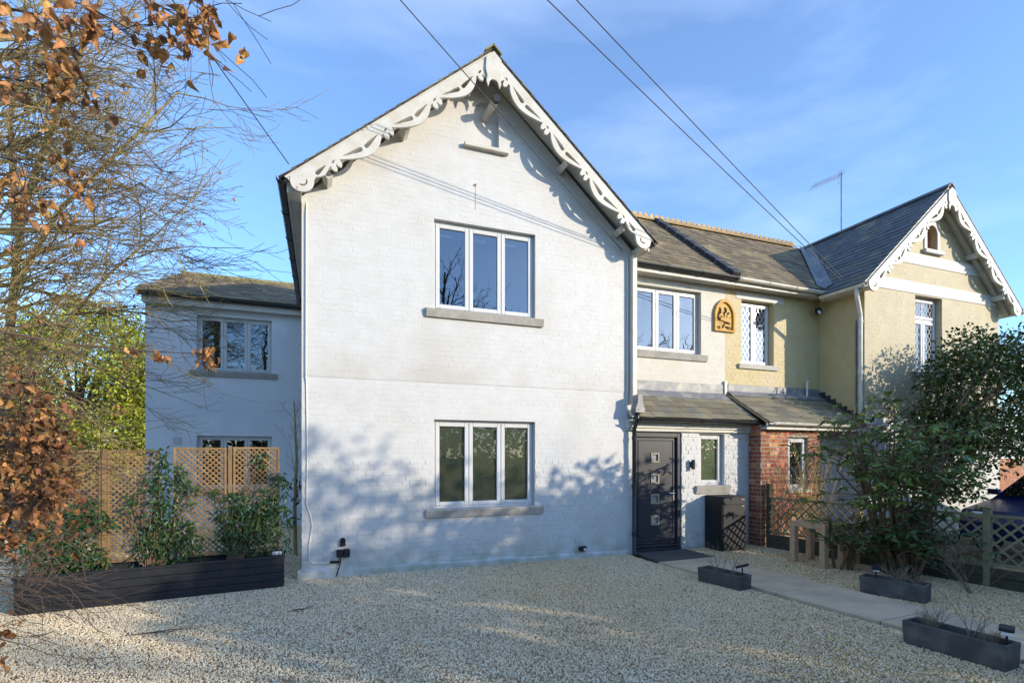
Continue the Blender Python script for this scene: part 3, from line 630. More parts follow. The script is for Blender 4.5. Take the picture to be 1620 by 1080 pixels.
for z in (.135, .185): q = MB(); q.box(sx0+.03,sx1-.03,dy+.018,dy+.036,z,z+.02); q.build('weather_bar', MT['anthracite'], DO, bevel=.004)
for z in zc:
    q = MB(); ring(q, sqx-sqw/2-.028, sqx+sqw/2+.028, z-sqw/2-.028, z+sqw/2+.028, .03, dy+.020, dy+.036); lt = q.build('light_frame', MT['wood_trim'], DO, bevel=.004)
    q = MB(); q.box(sqx-sqw/2+.001,sqx+sqw/2-.001,dy+.048,dy+.056,z-sqw/2+.001,z+sqw/2-.001); q.build('door_pane', MT['frost_white'], DO)
hx = sx1-.055; q = MB(); q.box(hx-.016,hx+.016,dy+.026,dy+.036,.86,1.10); q.tube([(hx,dy+.03,1.0),(hx,dy-.015,1.0),(hx-.02,dy-.02,1.0),(hx-.12,dy-.02,1.0)], .009, 8); q.tube([(hx,dy+.03,.90),(hx,dy+.012,.90)], .012, 8); q.build('handle', MT['steel'], DO)

# rear extension on the left
YE = 13.3; EX0 = -3.64; EW = (-2.66,-1.12,3.585,4.84); EL = (-2.66,-1.12,.9,2.11)
poly_prism(rect(EX0,-.2,-.1,5.30), [rect(*EW), rect(*EL)], frontT(YE), .28, 'extension_wall', MT['render_wall'], WH)
q = MB(); q.box(EX0+.001,EX0+.28,YE+.28,18,-.1,5.28); q.build('extension_flank', MT['render_wall'], WH); q = MB(); q.box(EX0+.28,5,17.7,18,-.1,5.28); q.build('extension_rear', MT['render_wall'], WH)
window(WH, *EW, YE, 3, dep=.10); window(WH, *EL, YE, 3, dep=.10)
ee, er = (YE-.22,5.22), (14.6,6.12); ev = (0,er[0]-ee[0],er[1]-ee[1]); esl = hypot(ev[1],ev[2])
RE = MB().slab([(EX0-.12,ee[0],ee[1]),(.6,ee[0],ee[1]),(.6,er[0],er[1]),(EX0-.12+.5,er[0],er[1])], .03).slab([(EX0+.38,er[0],er[1]),(.6,er[0],er[1]),(.6,18.1,5.2),(EX0-.12,18.1,5.2)], .03).slab([(EX0-.12,ee[0],ee[1]),(EX0+.38,er[0],er[1]),(EX0-.12,18.1,5.2)], .03).build('extension_roof', MT['white_wood'], WH)
slates(RE, (EX0-.14,ee[0]-.04,ee[1]-.025), (1,0,0), ev, 4.2, esl+.04, MT['slate_lichen'], w_=.25, g_=.16, seed=21, keep=lambda p: p.x > EX0-.14+(p.y-ee[0])/(er[0]-ee[0])*.5 and p.x < -.3)
for i in range(9):
    q = MB().tube([(EX0+.38+.45*i,er[0],er[1]+.0),(EX0+.38+.45*i+.44,er[0],er[1])], .075, 8); q.build('ridge_tile', MT['ridge_moss'], RE)
q = MB(); q.box(EX0-.02,-.28,ee[0]+.03,ee[0]+.055,4.98,5.16); q.build('fascia', MT['white_wood'], WH)
q = MB(); q.box(EX0-.02,-.28,ee[0]+.056,YE-.002,4.99,5.03); q.build('soffit', MT['white_wood'], WH)
gutter(WH, (EX0-.1,ee[0]-.03,5.17), (-.3,ee[0]-.03,5.15), .055, MT['gutter_black'], 1.2)
q = MB(); q.box(-3.12,-2.95,YE-.02,YE-.001,1.92,2.08)
for i in range(5): q.box(-3.105,-2.965,YE-.028,YE-.02,1.94+.026*i,1.955+.026*i)
q.build('air_vent', MT['upvc'], WH)

# ================================================================== YELLOW HOUSE
YW, WX0, WX1 = 7.02, 10.0, 14.35; WC = (WX0+WX1)/2
YH = thing('yellow_house', (WC,7.0,0), 'yellow painted brick house with pierced bargeboards, farther half of the pair', 'house', None)
YWN = (7.865, 8.715, 3.495, 4.785)
yl = poly_prism(rect(XP+.001,WX0,2.2,5.10), [rect(*YWN)], frontT(YL), .28, 'link_wall', MT['yellow_paint'], YH)
bricks(yl, frontT(YL), lambda z: (XP+.02,WX0), 3.0, 5.08, lambda z: [YWN[:2]] if YWN[2]-.03 < z < YWN[3]+.03 else [], MT['yellow_paint'], .0026, .0042, seed=31, n_ind=90, score=proj_size(frontT(YL)))
window(YH, *YWN, YL, 2, dep=.13, lead=True, sillm='white_wood', sh=.09, sx=.10)
q = MB(); q.box(7.72,8.98,YL-.012,YL+.05,4.79,4.93); q.build('lintel', MT['white_paint'], YH, bevel=.004)
FT = flankT(WX0)
yf = poly_prism([(YW+.281,-.1),(YL-.001,-.1),(YL-.001,5.0),(YW+.281,5.0)], [], FT, .26, 'flank_wall', MT['yellow_paint'], YH)
bricks(yf, FT, lambda z: (YW+.02,YL-.003), 2.42, 4.98, lambda z: [], MT['yellow_paint'], .0026, .0042, seed=33, n_ind=40, rot=M4.Rotation(-pi/2, 4, 'Z'))
q = MB(); q.box(WX0-.012,WX0+.02,YW-.012,YL-.002,-.05,2.40); q.build('flank_base', MT['white_paint'], YH)
WWN = (11.50, 12.36, 3.395, 4.985)
NI2 = (12.02, .165, 5.98, 6.30)
wf = poly_prism([(WX0,-.1),(WX1,-.1),(WX1,4.92),(WC,7.02),(WX0,4.92)], [rect(*WWN), arch(*NI2)], frontT(YW), .28, 'wing_wall', MT['buff_paint'], YH)
def wspan(z): k = 0 if z < 4.90 else (z-4.90)/(7.02-4.92)*(WC-WX0); return (WX0+k, WX1-k)
def whol(z):
    h = []
    if WWN[2]-.03 < z < WWN[3]+.03: h.append(WWN[:2])
    if NI2[2]-.1 < z < NI2[3]+.28: h.append((NI2[0]-.27, NI2[0]+.27))
    if 5.0 < z < 5.25 or 5.60 < z < 5.84: h.append((WX0-.1, WX1+.1))
    return h
bricks(wf, frontT(YW), wspan, 2.42, 6.98, whol, MT['buff_paint'], .0012, .0045, seed=35, jit=.0005)
q = MB(); q.box(WX0-.01,WX1,YW-.014,YW+.02,-.05,2.40); q.build('wing_base', MT['white_paint'], YH)
for z0, z1 in ((5.01,5.24),(5.61,5.83)):
    k0, k1 = [max(0,(z-4.92)/(7.02-4.92)*(WC-WX0)) for z in (z0, z1)]
    poly_prism([(WX0+k0,z0),(WX1-k0,z0),(WX1-k1,z1),(WX0+k1,z1)], [], frontT(YW-.014), .013, 'white_band', MT['white_paint'], YH)
window(YH, *WWN, YW, 2, dep=.13, lead=True, sillm='sill_stone', sh=.09, sx=.09, transom=.47)
poly_prism(arch(NI2[0],.255,NI2[2]-.02,NI2[3]), [arch(*NI2)], frontT(YW-.02), .02, 'arch_surround', MT['white_paint'], YH, bevel=.004)
q = MB(); q.box(NI2[0]-.3,NI2[0]+.3,YW-.08,YW+.04,NI2[2]-.10,NI2[2]-.022); q.build('niche_sill', MT['white_paint'], YH, bevel=.006)
q = MB(); q.box(NI2[0]-.22,NI2[0]+.22,YW+.12,YW+.15,NI2[2]-.05,NI2[3]+.3); q.build('louvre_back', MT['red_brick'], YH)
q = MB(); q.box(WX1-.28,WX1-.001,YW+.28,12.9,-.1,4.9); q.build('flank_wall', MT['buff_paint'], YH); q = MB(); q.box(9.9,WX1-.28,12.6,12.9,-.1,4.9); q.build('rear_wall', MT['buff_paint'], YH)
# wing roof
WA = (WC-.02, 7.22); we = (9.66, 4.97); we2 = (14.66, 4.92); vy = YW-.25
RW = MB().slab([(we[0],vy,we[1]),(WA[0],vy,WA[1]),(WA[0],10.2,WA[1]),(we[0],10.2,we[1])], .035).slab([(WA[0],vy,WA[1]),(we2[0],vy,we2[1]),(we2[0],12.9,we2[1]),(WA[0],10.2,WA[1])], .035).slab([(WA[0],10.2,WA[1]),(we2[0],12.9,we2[1]),(9.66,12.9,4.97)], .03).build('wing_roof', MT['white_wood'], YH)
wv = (WA[0]-we[0],0,WA[1]-we[1]); wsl = hypot(wv[0],wv[2])
slates(RW, (we[0]-.04,vy-.03,we[1]-.035), (0,1,0), wv, 3.6, wsl+.04, MT['slate'], w_=.25, g_=.18, seed=41, keep=lambda p: p.z > link_z(p.y)-.02)
wv2 = (WA[0]-we2[0],0,WA[1]-we2[1]); slates(RW, (we2[0]+.04,vy-.03,we2[1]-.035), (0,1,0), wv2, 3.6, hypot(wv2[0],wv2[2])+.04, MT['slate'], seed=42, joined=True)
for i in range(8):
    y = vy-.05+.44*i; q = MB()
    for s in (-1, 1): q.slab([(WA[0],y,7.285),(WA[0],y+.435,7.285),(WA[0]+s*.12,y+.435,7.185),(WA[0]+s*.12,y,7.185)], .018)
    q.build('ridge_tile', MT['slate'], RW)
barge(YH, (WA[0],7.175), (we[0]+.02,4.945), vy+.005, MT['white_wood'], clusters=(.36,1.12,1.88,2.64), sc=.92); barge(YH, (WA[0],7.175), (we2[0]-.02,4.90), vy+.005, MT['white_wood'], clusters=(.36,1.12,1.88,2.64), sc=.92)
poly_prism([(x-GC+WA[0], (z-7.475)*.92+7.18) for x, z in fin], [], frontT(vy-.062), .022, 'finial_board', MT['white_wood'], YH, bevel=.004)
for s, e_ in ((-1, we), (1, we2)):
    d = V((e_[0]-WA[0],0,e_[1]-WA[1])); Ld = d.length; d.normalize(); n_ = V((-d.z*s,0,abs(d.x))); n_ = V((s*abs(d.z),0,abs(d.x)))
    c = V((WA[0],(vy+YW)/2+.02,7.14))+d*(Ld*.5); q = MB(); q.obox(c-n_*.02, d, (0,1,0), n_, Ld*.49, .10, .01); q.build('soffit', MT['white_wood'], YH)
    q = MB(); c2 = V((WA[0],YW-.05,7.14))+d*(Ld*.5)-n_*.08; q.obox(c2, d, (0,1,0), n_, Ld*.48, .045, .04); q.build('verge_rafter', MT['white_wood'], YH)
    for k in (1.55, 2.75):
        p = V((WA[0],0,7.10))+d*k-n_*.12; q = MB(); q.obox((p.x,YW-.12,p.z), (1,0,0), (0,1,0), (0,0,1), .06, .12, .055); q.build('purlin_end', MT['white_wood'], YH, bevel=.006)
# yellow half of the cross roof
rb = MB(); rb.slab([(XP+.002,LE[0],LE[1]),(12.3,LE[0],LE[1]),(12.3,LR[0],LR[1]),(XP+.002,LR[0],LR[1])], .035); rb.slab([(XP+.002,LR[0],LR[1]),(12.3,LR[0],LR[1]),(12.3,12.95,5.0),(XP+.002,12.95,5.0)], .035)
RY = rb.build('link_roof', MT['white_wood'], YH)
slates(RY, (XP+.06,LE[0]-.04,LE[1]-.03), (1,0,0), lv, 5.0, lsl+.03, MT['slate_lichen'], w_=.22, g_=.175, seed=44, keep=lambda p: wing_z(p.x) < p.z+.02)
for i in range(17):
    x = 4.0+.46*i; q = MB()
    if x > 11.6: break
    for s in (-1, 1): q.slab([(x,LR[0],LR[1]+.10),(x+.45,LR[0],LR[1]+.10),(x+.45,LR[0]+s*.13,LR[1]-.01),(x,LR[0]+s*.13,LR[1]-.01)], .02)
    for k in range(3):
        cx = x+.075+.15*k; q.v += [(cx-.06,LR[0]-.018,LR[1]+.09),(cx+.06,LR[0]-.018,LR[1]+.09),(cx+.045,LR[0]-.015,LR[1]+.145),(cx,LR[0]-.012,LR[1]+.175),(cx-.045,LR[0]-.015,LR[1]+.145)]
        q.v += [(a, 2*LR[0]-b, c) for a, b, c in q.v[-5:]]; n0 = len(q.v)-10
        q.f += [(n0,n0+1,n0+2,n0+3,n0+4),(n0+9,n0+8,n0+7,n0+6,n0+5)]+[(n0+a,n0+5+a,n0+5+(a+1)%5,n0+(a+1)%5) for a in range(5)]
    q.build('crested_ridge_tile', MT['ridge_clay'], RY if x > 6.9 else RL)
va, vb = V((9.79,LE[0]-.03,5.10)), V((12.15,10.15,7.21)); vd = (vb-va).normalized(); up1 = V((0,-lv[2],lv[1])).normalized(); up2 = V((-wv[2],0,wv[0])).normalized()
s1 = vd.cross(up1).normalized(); s1 = s1 if s1.x < 0 else -s1; s2 = vd.cross(up2).normalized(); s2 = s2 if s2.y < 0 else -s2
q = MB(); q.slab([va+s1*.17+up1*.035,va+up1*.028,vb+up1*.028,vb+s1*.17+up1*.035], .006); q.slab([va+s2*.17+up2*.035,va+up2*.028,vb+up2*.028,vb+s2*.17+up2*.035], .006); q.build('valley_lead', MT['lead'], YH)
q = MB(); q.box(XP,WX0-.02,LE[0]+.01,YL-.002,4.97,5.02); q.build('soffit', MT['white_wood'], YH); q = MB(); q.box(XP+.002,9.75,LE[0]+.0,LE[0]+.025,4.945,5.09); q.build('fascia', MT['white_wood'], YH)
q = MB(); q.box(9.74,WX0-.001,vy+.06,LE[0],4.88,4.93); q.build('soffit', MT['white_wood'], YH); q = MB(); q.box(9.715,9.74,vy+.05,LE[0]-.02,4.85,4.96); q.build('fascia', MT['white_wood'], YH)
gutter(YH, (XP+.03,LE[0]-.062,5.065), (9.72,LE[0]-.062,5.04), .058, MT['gutter_white'], .7); gutter(YH, (9.655,vy-.02,4.92), (9.655,LE[0]-.05,4.93), .058, MT['gutter_white'], .6)
gutter(YH, (14.72,vy-.04,4.88), (14.72,10,4.88), .058, MT['gutter_white'], 1.2)
q = MB().tube([(9.655,vy+.16,4.88),(9.66,vy+.16,4.74),(9.95,YW+.05,4.44),(9.955,YW+.05,4.36),(9.955,YW+.05,.1)], .038, 10); DP2 = q.build('downpipe', MT['gutter_white'], YH, smooth=True)
for z in (4.3,3.3,2.3): q = MB().tube([(9.955,YW+.05,z-.03),(9.955,YW+.05,z+.03)], .046, 10); q.build('pipe_clip', MT['gutter_white'], DP2)
q = MB().tube([(9.985,YW+.16,4.35),(9.985,YW+.16,2.5)], .02, 6); q.build('waste_pipe', MT['lead'], YH)
# porch of the yellow house: red brick
YB = 7.13; BW = (8.12,8.62,1.02,2.0)
bwall = poly_prism(rect(XP+.005,8.93,-.1,2.22), [rect(*BW)], frontT(YB), .22, 'porch_wall', MT['mortar'], YH)
bricks(bwall, frontT(YB), lambda z: (XP+.005,8.93), .02, 2.2, lambda z: [BW[:2]] if BW[2]-.03 < z < BW[3]+.03 else [], MT['red_brick'], .006, .003, seed=51, n_ind=130, score=proj_size(frontT(YB)), jit=.003)
FT2 = flankT(XP+.006)
bs = poly_prism([(YB+.221,-.1),(7.98,-.1),(7.98,2.80),(YB+.221,2.28)], [], FT2, .2, 'porch_side', MT['mortar'], YH)
bricks(bs, FT2, lambda z: (YB+.004 if z < 2.2 else YB+.02+(z-2.2)*1.6, 7.4 if z < 2.1 else 7.95), .02, 2.72, lambda z: [], MT['red_brick'], .006, .003, seed=52, n_ind=40, rot=M4.Rotation(-pi/2,4,'Z'), jit=.003)
q = MB(); q.box(8.93,9.98,7.55,7.62,-.1,2.22); q.build('porch_recess', MT['white_paint'], YH)
window(YH, *BW, YB, 1, dep=.06, lead=False, sillm='white_wood', sh=.05, sx=.04, room=True)
ye, yt = (6.98,2.27), (8.0,2.90); yv = (0,yt[0]-ye[0],yt[1]-ye[1]); ysl = hypot(yv[1],yv[2])
RP = MB().slab([(XP+.008,ye[0],ye[1]),(9.99,ye[0],ye[1]),(9.99,yt[0],yt[1]),(XP+.008,yt[0],yt[1])], .03).build('porch_roof', MT['timber'], YH)
slates(RP, (XP+.01,ye[0]-.04,ye[1]-.025), (1,0,0), yv, 2.53, ysl+.05, MT['slate_porch'], w_=.30, g_=.21, seed=53, th=.010)
q = MB(); q.box(XP+.02,9.9,ye[0]+.02,ye[0]+.045,2.13,2.245); q.build('fascia', MT['white_wood'], YH); q = MB(); q.box(XP+.01,9.9,ye[0]+.046,YB-.002,2.14,2.17); q.build('soffit', MT['white_wood'], YH)
gutter(YH, (XP+.06,ye[0]-.045,2.255), (9.7,ye[0]-.045,2.24), .052, MT['gutter_white'], .75)
q = MB(); q.box(XP+.06,WX0-.02,YL-.022,YL-.006,2.88,3.07); FY = q.build('flashing', MT['lead'], YH, bevel=.003)
q = MB(); q.slab([(XP+.02,YL-.19,2.825),(WX0-.02,YL-.19,2.825),(WX0-.02,YL-.02,2.935),(XP+.02,YL-.02,2.935)], .006); q.build('apron', MT['lead'], FY)
for i in range(8):
    y = YL-.09-.12*i; z = 2.90-.62*(YL-y); q = MB(); q.box(WX0-.026,WX0-.008,y-.06,y+.075,z-.05,z+.16-.01*i); q.build('step_flashing', MT['bitumen'], YH)
q = MB().tube([(9.55,YL-.08,2.9),(9.55,YL-.08,3.22)], .02, 8); q.tube([(9.55,YL-.08,3.22),(9.62,YL-.08,3.22)], .014, 8); q.build('vent_pipe', MT['gutter_white'], YH)

# ------------------------------------------------------------------ carved plaque
def text_mesh(txt, size, M, name, m, parent, depth=.004):
    c = bpy.data.curves.new(name, 'FONT'); c.body = txt; c.size = size; c.extrude = depth; c.align_x = 'CENTER'; c.resolution_u = 3
    o = bpy.data.objects.new('tmp', c); COL.objects.link(o); dg = bpy.context.evaluated_depsgraph_get(); me = bpy.data.meshes.new_from_object(o.evaluated_get(dg)); bpy.data.objects.remove(o); bpy.data.curves.remove(c)
    me.materials.clear(); me.materials.append(m); return inst(me, name, parent, M)
PQ = thing('date_plaque', (7.41,YL,4.1), 'ochre pointed arch date plaque with raised crown relief between the upper windows', 'plaque')
pc, pw = 7.41, .255
def gothic(cx, hw, z0, zs, zt, n=7):
    a = [(cx-hw,z0),(cx+hw,z0)]
    for i in range(n+1): t = i/n; a.append((cx+hw*(1-t**1.7), zs+(zt-zs)*(1-(1-t)**1.5) if i < n else zt))
    for i in range(n-1, -1, -1): t = i/n; a.append((cx-hw*(1-t**1.7), zs+(zt-zs)*(1-(1-t)**1.5)))
    return a
poly_prism(gothic(pc,pw,4.09,4.42,4.735), [gothic(pc,pw-.055,4.125,4.41,4.665)], frontT(YL-.055), .06, 'arch_frame', MT['plaque'], PQ, bevel=.006)
poly_prism(gothic(pc,pw-.05,4.12,4.41,4.67), [], frontT(YL-.022), .02, 'panel', MT['plaque'], PQ)
poly_prism([(pc-.10,4.30),(pc+.13,4.28),(pc+.15,4.39),(pc+.105,4.345),(pc+.075,4.42),(pc+.04,4.35),(pc+.01,4.44),(pc-.02,4.35),(pc-.06,4.41),(pc-.075,4.345),(pc-.11,4.38)], [], frontT(YL-.042), .02, 'crown', MT['plaque'], PQ, bevel=.003)
for i, (x, z, a, l) in enumerate(((-.13,4.44,1.3,.16),(-.10,4.50,1.75,.12),(.03,4.52,1.9,.11),(-.155,4.35,2.1,.13),(-.02,4.20,.9,.11),(.06,4.17,-.4,.09),(.06,4.26,-.15,.17),(.0,4.46,1.2,.06),(.1,4.45,.6,.06))):
    q = MB().tube([(pc+x-cos(a)*l/2,YL-.026,z-sin(a)*l/2),(pc+x,YL-.03,z+.012),(pc+x+cos(a)*l/2,YL-.026,z+sin(a)*l/2)], [.010,.021,.009], 6); q.build('foliage_carving', MT['plaque_dark'], PQ)
FR = M4.Rotation(pi/2, 4, 'X')
text_mesh('18', .095, M4.Translation((pc-.145,YL-.027,4.135)) @ FR, 'date_numeral', MT['plaque_dark'], PQ); text_mesh('76', .095, M4.Translation((pc+.13,YL-.027,4.135)) @ FR, 'date_numeral', MT['plaque_dark'], PQ)
text_mesh('2', .05, M4.Translation((-.30,VY0-.04,5.03)) @ FR, 'painted_mark', MT['red_mark'], WH, .0005)

# ------------------------------------------------------------------ plants: tools
def set_tone(me, tones):                                   # one random value per face, carried as an attribute
    a = me.attributes.new('tone', 'FLOAT', 'FACE'); a.data.foreach_set('value', np.asarray(tones, dtype=np.float32))
LEAF = {  # outline of half a leaf: (along, half width, lift)
    'oval': ([0,.22,.5,.8,1.0], [.0,.24,.30,.20,0]), 'long': ([0,.25,.55,.85,1.0], [.0,.12,.155,.10,0]), 'small': ([0,.45,1.0], [0,.30,0]), 'crinkled': ([0,.14,.3,.46,.62,.8,1.0], [.0,.20,.30,.32,.27,.15,0])}
def leaves(name, P, Dr, Sz, m, parent, shape='oval', fold=.25, curl=.25, kind=None, up=None, loc=None):
    """P points, Dr directions (n,3), Sz lengths; every leaf its own faces"""
    P = np.asarray(P, float); Dr = np.asarray(Dr, float); Sz = np.asarray(Sz, float); n = len(P)
    Dr = Dr/np.linalg.norm(Dr, axis=1)[:,None]
    U = RNG.normal(size=(n,3))*.55+np.array([0,0,1.0]) if up is None else np.asarray(up, float)
    X = np.cross(Dr, U); X /= np.linalg.norm(X, axis=1)[:,None]+1e-9; N = np.cross(X, Dr)
    al, hw = LEAF[shape]; k = len(al); cu = curl*(RNG.random(n)*1.6-.3); fo = fold*(.4+1.2*RNG.random(n))
    off = np.array(woff(parent)); vs = []; rows = []
    for a, h in zip(al, hw):
        c = P+Dr*(Sz*a)[:,None]-N*(Sz*cu*a*a)[:,None]+(N*(Sz*.05*RNG.normal(size=n))[:,None] if shape == 'crinkled' else 0)
        if h == 0: rows.append([len(vs)]); vs.append(c)
        else:
            w1, w2 = ((RNG.normal(size=n)*.35, RNG.normal(size=n)*.35) if shape == 'crinkled' else (0, 0)); l = c-X*(Sz*h)[:,None]+N*(Sz*h*(fo+w1))[:,None]; r = c+X*(Sz*h)[:,None]+N*(Sz*h*(fo+w2))[:,None]
            rows.append([len(vs), len(vs)+1, len(vs)+2]); vs += [l, c, r]
    m_ = len(vs); A = np.stack(vs, 1).reshape(-1,3)-off; F = []
    for a, b in zip(rows[:-1], rows[1:]):
        if len(a) == 1: F += [(a[0],b[1],b[0]),(a[0],b[2],b[1])]
        elif len(b) == 1: F += [(a[0],a[1],b[0]),(a[1],a[2],b[0])]
        else: F += [(a[0],a[1],b[1]),(a[0],b[1],b[0]),(a[1],a[2],b[2]),(a[1],b[2],b[1])]
    F = np.array(F); fc = (F[None,:,:]+(np.arange(n)*m_)[:,None,None]).reshape(-1,3)
    me = bpy.data.meshes.new(name); me.vertices.add(len(A)); me.vertices.foreach_set('co', A.ravel())
    me.loops.add(fc.size); me.loops.foreach_set('vertex_index', fc.ravel().astype(np.int32)); me.polygons.add(len(fc))
    me.polygons.foreach_set('loop_start', np.arange(0, fc.size, 3, dtype=np.int32)); me.polygons.foreach_set('loop_total', np.full(len(fc), 3, dtype=np.int32))
    me.update(calc_edges=True); set_tone(me, np.repeat(RNG.random(n), len(F))); me.validate()
    return finish(me, name, m, parent, True, loc, kind)
def unit(n): v = RNG.normal(size=(n,3)); return v/np.linalg.norm(v, axis=1)[:,None]
def clumps(cs, per, spread):                               # scatter points round clump centres
    cs = np.asarray(cs, float); idx = np.repeat(np.arange(len(cs)), per); return cs[idx]+unit(len(idx))*(RNG.random(len(idx))**.5)[:,None]*spread, idx
def grow(b, p, d, L, r, depth, rnd, up=.05, spread=.6, kids=4, tips=None, shrink=.62, seg=4, wig=.18, pref=None, thin=.003, sides=None):
    """a limb that bends, tapers and forks; tips collects the ends"""
    pts = [V(p)]; d = V(d).normalized(); rr = [r]
    for i in range(seg):
        d = (d+V((rnd.gauss(0,wig),rnd.gauss(0,wig),rnd.gauss(0,wig)))+V((0,0,up))+(V(pref)*.08 if pref else V((0,0,0)))).normalized()
        pts.append(pts[-1]+d*(L/seg)); rr.append(max(thin, r*(1-.62*(i+1)/seg)))
    b.tube(pts, rr, sides or (7 if r > .05 else 5 if r > .015 else 3), cap=False)
    if tips is not None: tips.append((pts[-1], d.copy(), depth))
    if depth <= 0: return
    for k in range(kids):
        f = .25+.75*(k+rnd.random()*.8)/kids; i = min(seg-1, int(f*seg)); t = f*seg-i; q = pts[i].lerp(pts[i+1], min(1,t)); dd = (pts[i+1]-pts[i]).normalized()
        ax = dd.cross(V((rnd.gauss(0,1),rnd.gauss(0,1),rnd.gauss(0,1)))).normalized(); nd = (dd*cos(spread*rnd.uniform(.6,1.3))+ax*sin(spread*rnd.uniform(.6,1.3))).normalized()
        grow(b, q, nd, L*shrink*rnd.uniform(.7,1.2), max(thin, r*(1-.5*f)*.55), depth-1, rnd, up, spread, kids, tips, shrink, seg if depth > 1 else max(2, seg-1), wig, pref, thin)

# ------------------------------------------------------------------ left: black planter, trellis panels, climbers
PA, PD = V((-2.97,6.707,0)), V((.9908,.1356,0)); PN = V((-.1356,.9908,0)); PL = 2.53
pl = thing('planter_box', PA+PD*(PL/2), 'long black timber planter box at the foot of the trellis', 'planter')
for side, o_, dd, ln in (('front',PA,PD,PL),('back',PA+PN*.45,PD,PL),('left',PA+PN*.025,PN,.40),('right',PA+PD*PL+PN*.025,PN,.40)):
    nn = PN if dd is PD else PD
    for i in range(4):
        q = MB(); q.obox(o_+dd*(ln/2)+V((0,0,.055+.092*i)), dd, nn, (0,0,1), ln/2, .014, .044); q.build('board', MT['planter_black'], pl, bevel=.004)
        if side == 'front':
            for k in range(3): g2 = MB(); g2.obox(o_+dd*(ln/2)-PN*.014+V((0,0,.033+.092*i+.022*k)), dd, nn, (0,0,1), ln/2-.01, .0025, .004); g2.build('groove_rib', MT['planter_black'], pl)
for o_, nn, ln, dd in ((PA,PN,PL,PD),(PA+PN*.45,PN,PL,PD)):
    q = MB(); q.obox(o_+dd*(ln/2)+V((0,0,.388)), dd, nn, (0,0,1), ln/2+.02, .03, .012); q.build('cap_rail', MT['planter_black'], pl, bevel=.004)
q = MB(); q.obox(PA+PD*(PL/2)+PN*.225+V((0,0,.30)), PD, PN, (0,0,1), PL/2-.02, .2, .02); q.build('soil', MT['soil'], pl)
slat_me = {}
def lattice(root, O, u, w_, z0, z1, pitch, wd, th, m, nrm, ang=45):
    """two layers of diagonal laths clipped to a rectangle"""
    key = (m.name, wd)
    if key not in slat_me:
        q = MB(); q.box(-.5,.5,-wd/2,wd/2,-th/2,th/2); me = bpy.data.meshes.new('slat'); me.from_pydata(q.v, [], q.f); me.materials.append(m); slat_me[key] = me
    h = z1-z0; ta = math.tan(R(ang)); u = V(u); nrm = V(nrm)
    for sg, lay in ((1, .5), (-1, -.5)):
        k = -h/ta+pitch*.5
        while k < w_:
            s0, s1 = max(0, -k*ta), min(h, (w_-k)*ta)
            if s1-s0 > .03:
                xa, xb = k+s0/ta, k+s1/ta
                if sg < 0: xa, xb = w_-xa, w_-xb
                a, b = V(O)+u*xa+V((0,0,z0+s0))+nrm*(lay*th*1.05), V(O)+u*xb+V((0,0,z0+s1))+nrm*(lay*th*1.05)
                d = (b-a); L = d.length; d.normalize(); n_ = nrm.normalized(); v = n_.cross(d)
                c = (a+b)/2; mm = M4(((d.x*L,v.x,n_.x,c.x),(d.y*L,v.y,n_.y,c.y),(d.z*L,v.z,n_.z,c.z),(0,0,0,1)))
                inst(slat_me[key], 'slat', root, mm)
            k += pitch
TO = PA+PN*.36
plab = ['sunlit brown trellis panel at the far left, half behind the copper leaves', 'brown trellis panel just right of the first post, left of the gap', 'brown trellis panel between the gap and the second post', 'brown trellis panel at the right end beside the white house wall']
for (a, b, zt), lab in zip(((.10,.645,1.715),(.70,1.20,1.72),(1.34,1.90,1.755),(1.975,2.51,1.765)), plab):
    t = thing('garden_trellis', TO+PD*((a+b)/2)+V((0,0,.4)), lab, 'trellis', 'trellis panels in the black planter')
    for c in (a+.012, b-.012): q = MB(); q.obox(TO+PD*c+V((0,0,(.42+zt)/2)), PD, PN, (0,0,1), .012, .016, (zt-.42)/2); q.build('upright', MT['trellis'], t)
    for z in (.43, zt-.012): q = MB(); q.obox(TO+PD*((a+b)/2)+V((0,0,z)), PD, PN, (0,0,1), (b-a)/2-.024, .0155, .012); q.build('rail', MT['trellis'], t)
    lattice(t, TO+PD*(a+.02), PD, b-a-.04, .44, zt-.02, .066, .019, .006, MT['trellis'], PN)
for c, zt, lab in ((.672,1.73,'square brown post between the two left trellis panels'),(1.938,1.765,'square brown post between the two right trellis panels')):
    q = MB(); q.obox(TO+PD*c+V((0,0,(.30+zt)/2)), PD, PN, (0,0,1), .024, .030, (zt-.30)/2); o = q.build('trellis_post', MT['trellis'], None, bevel=.004); tag(o, lab, 'post', 'trellis posts')
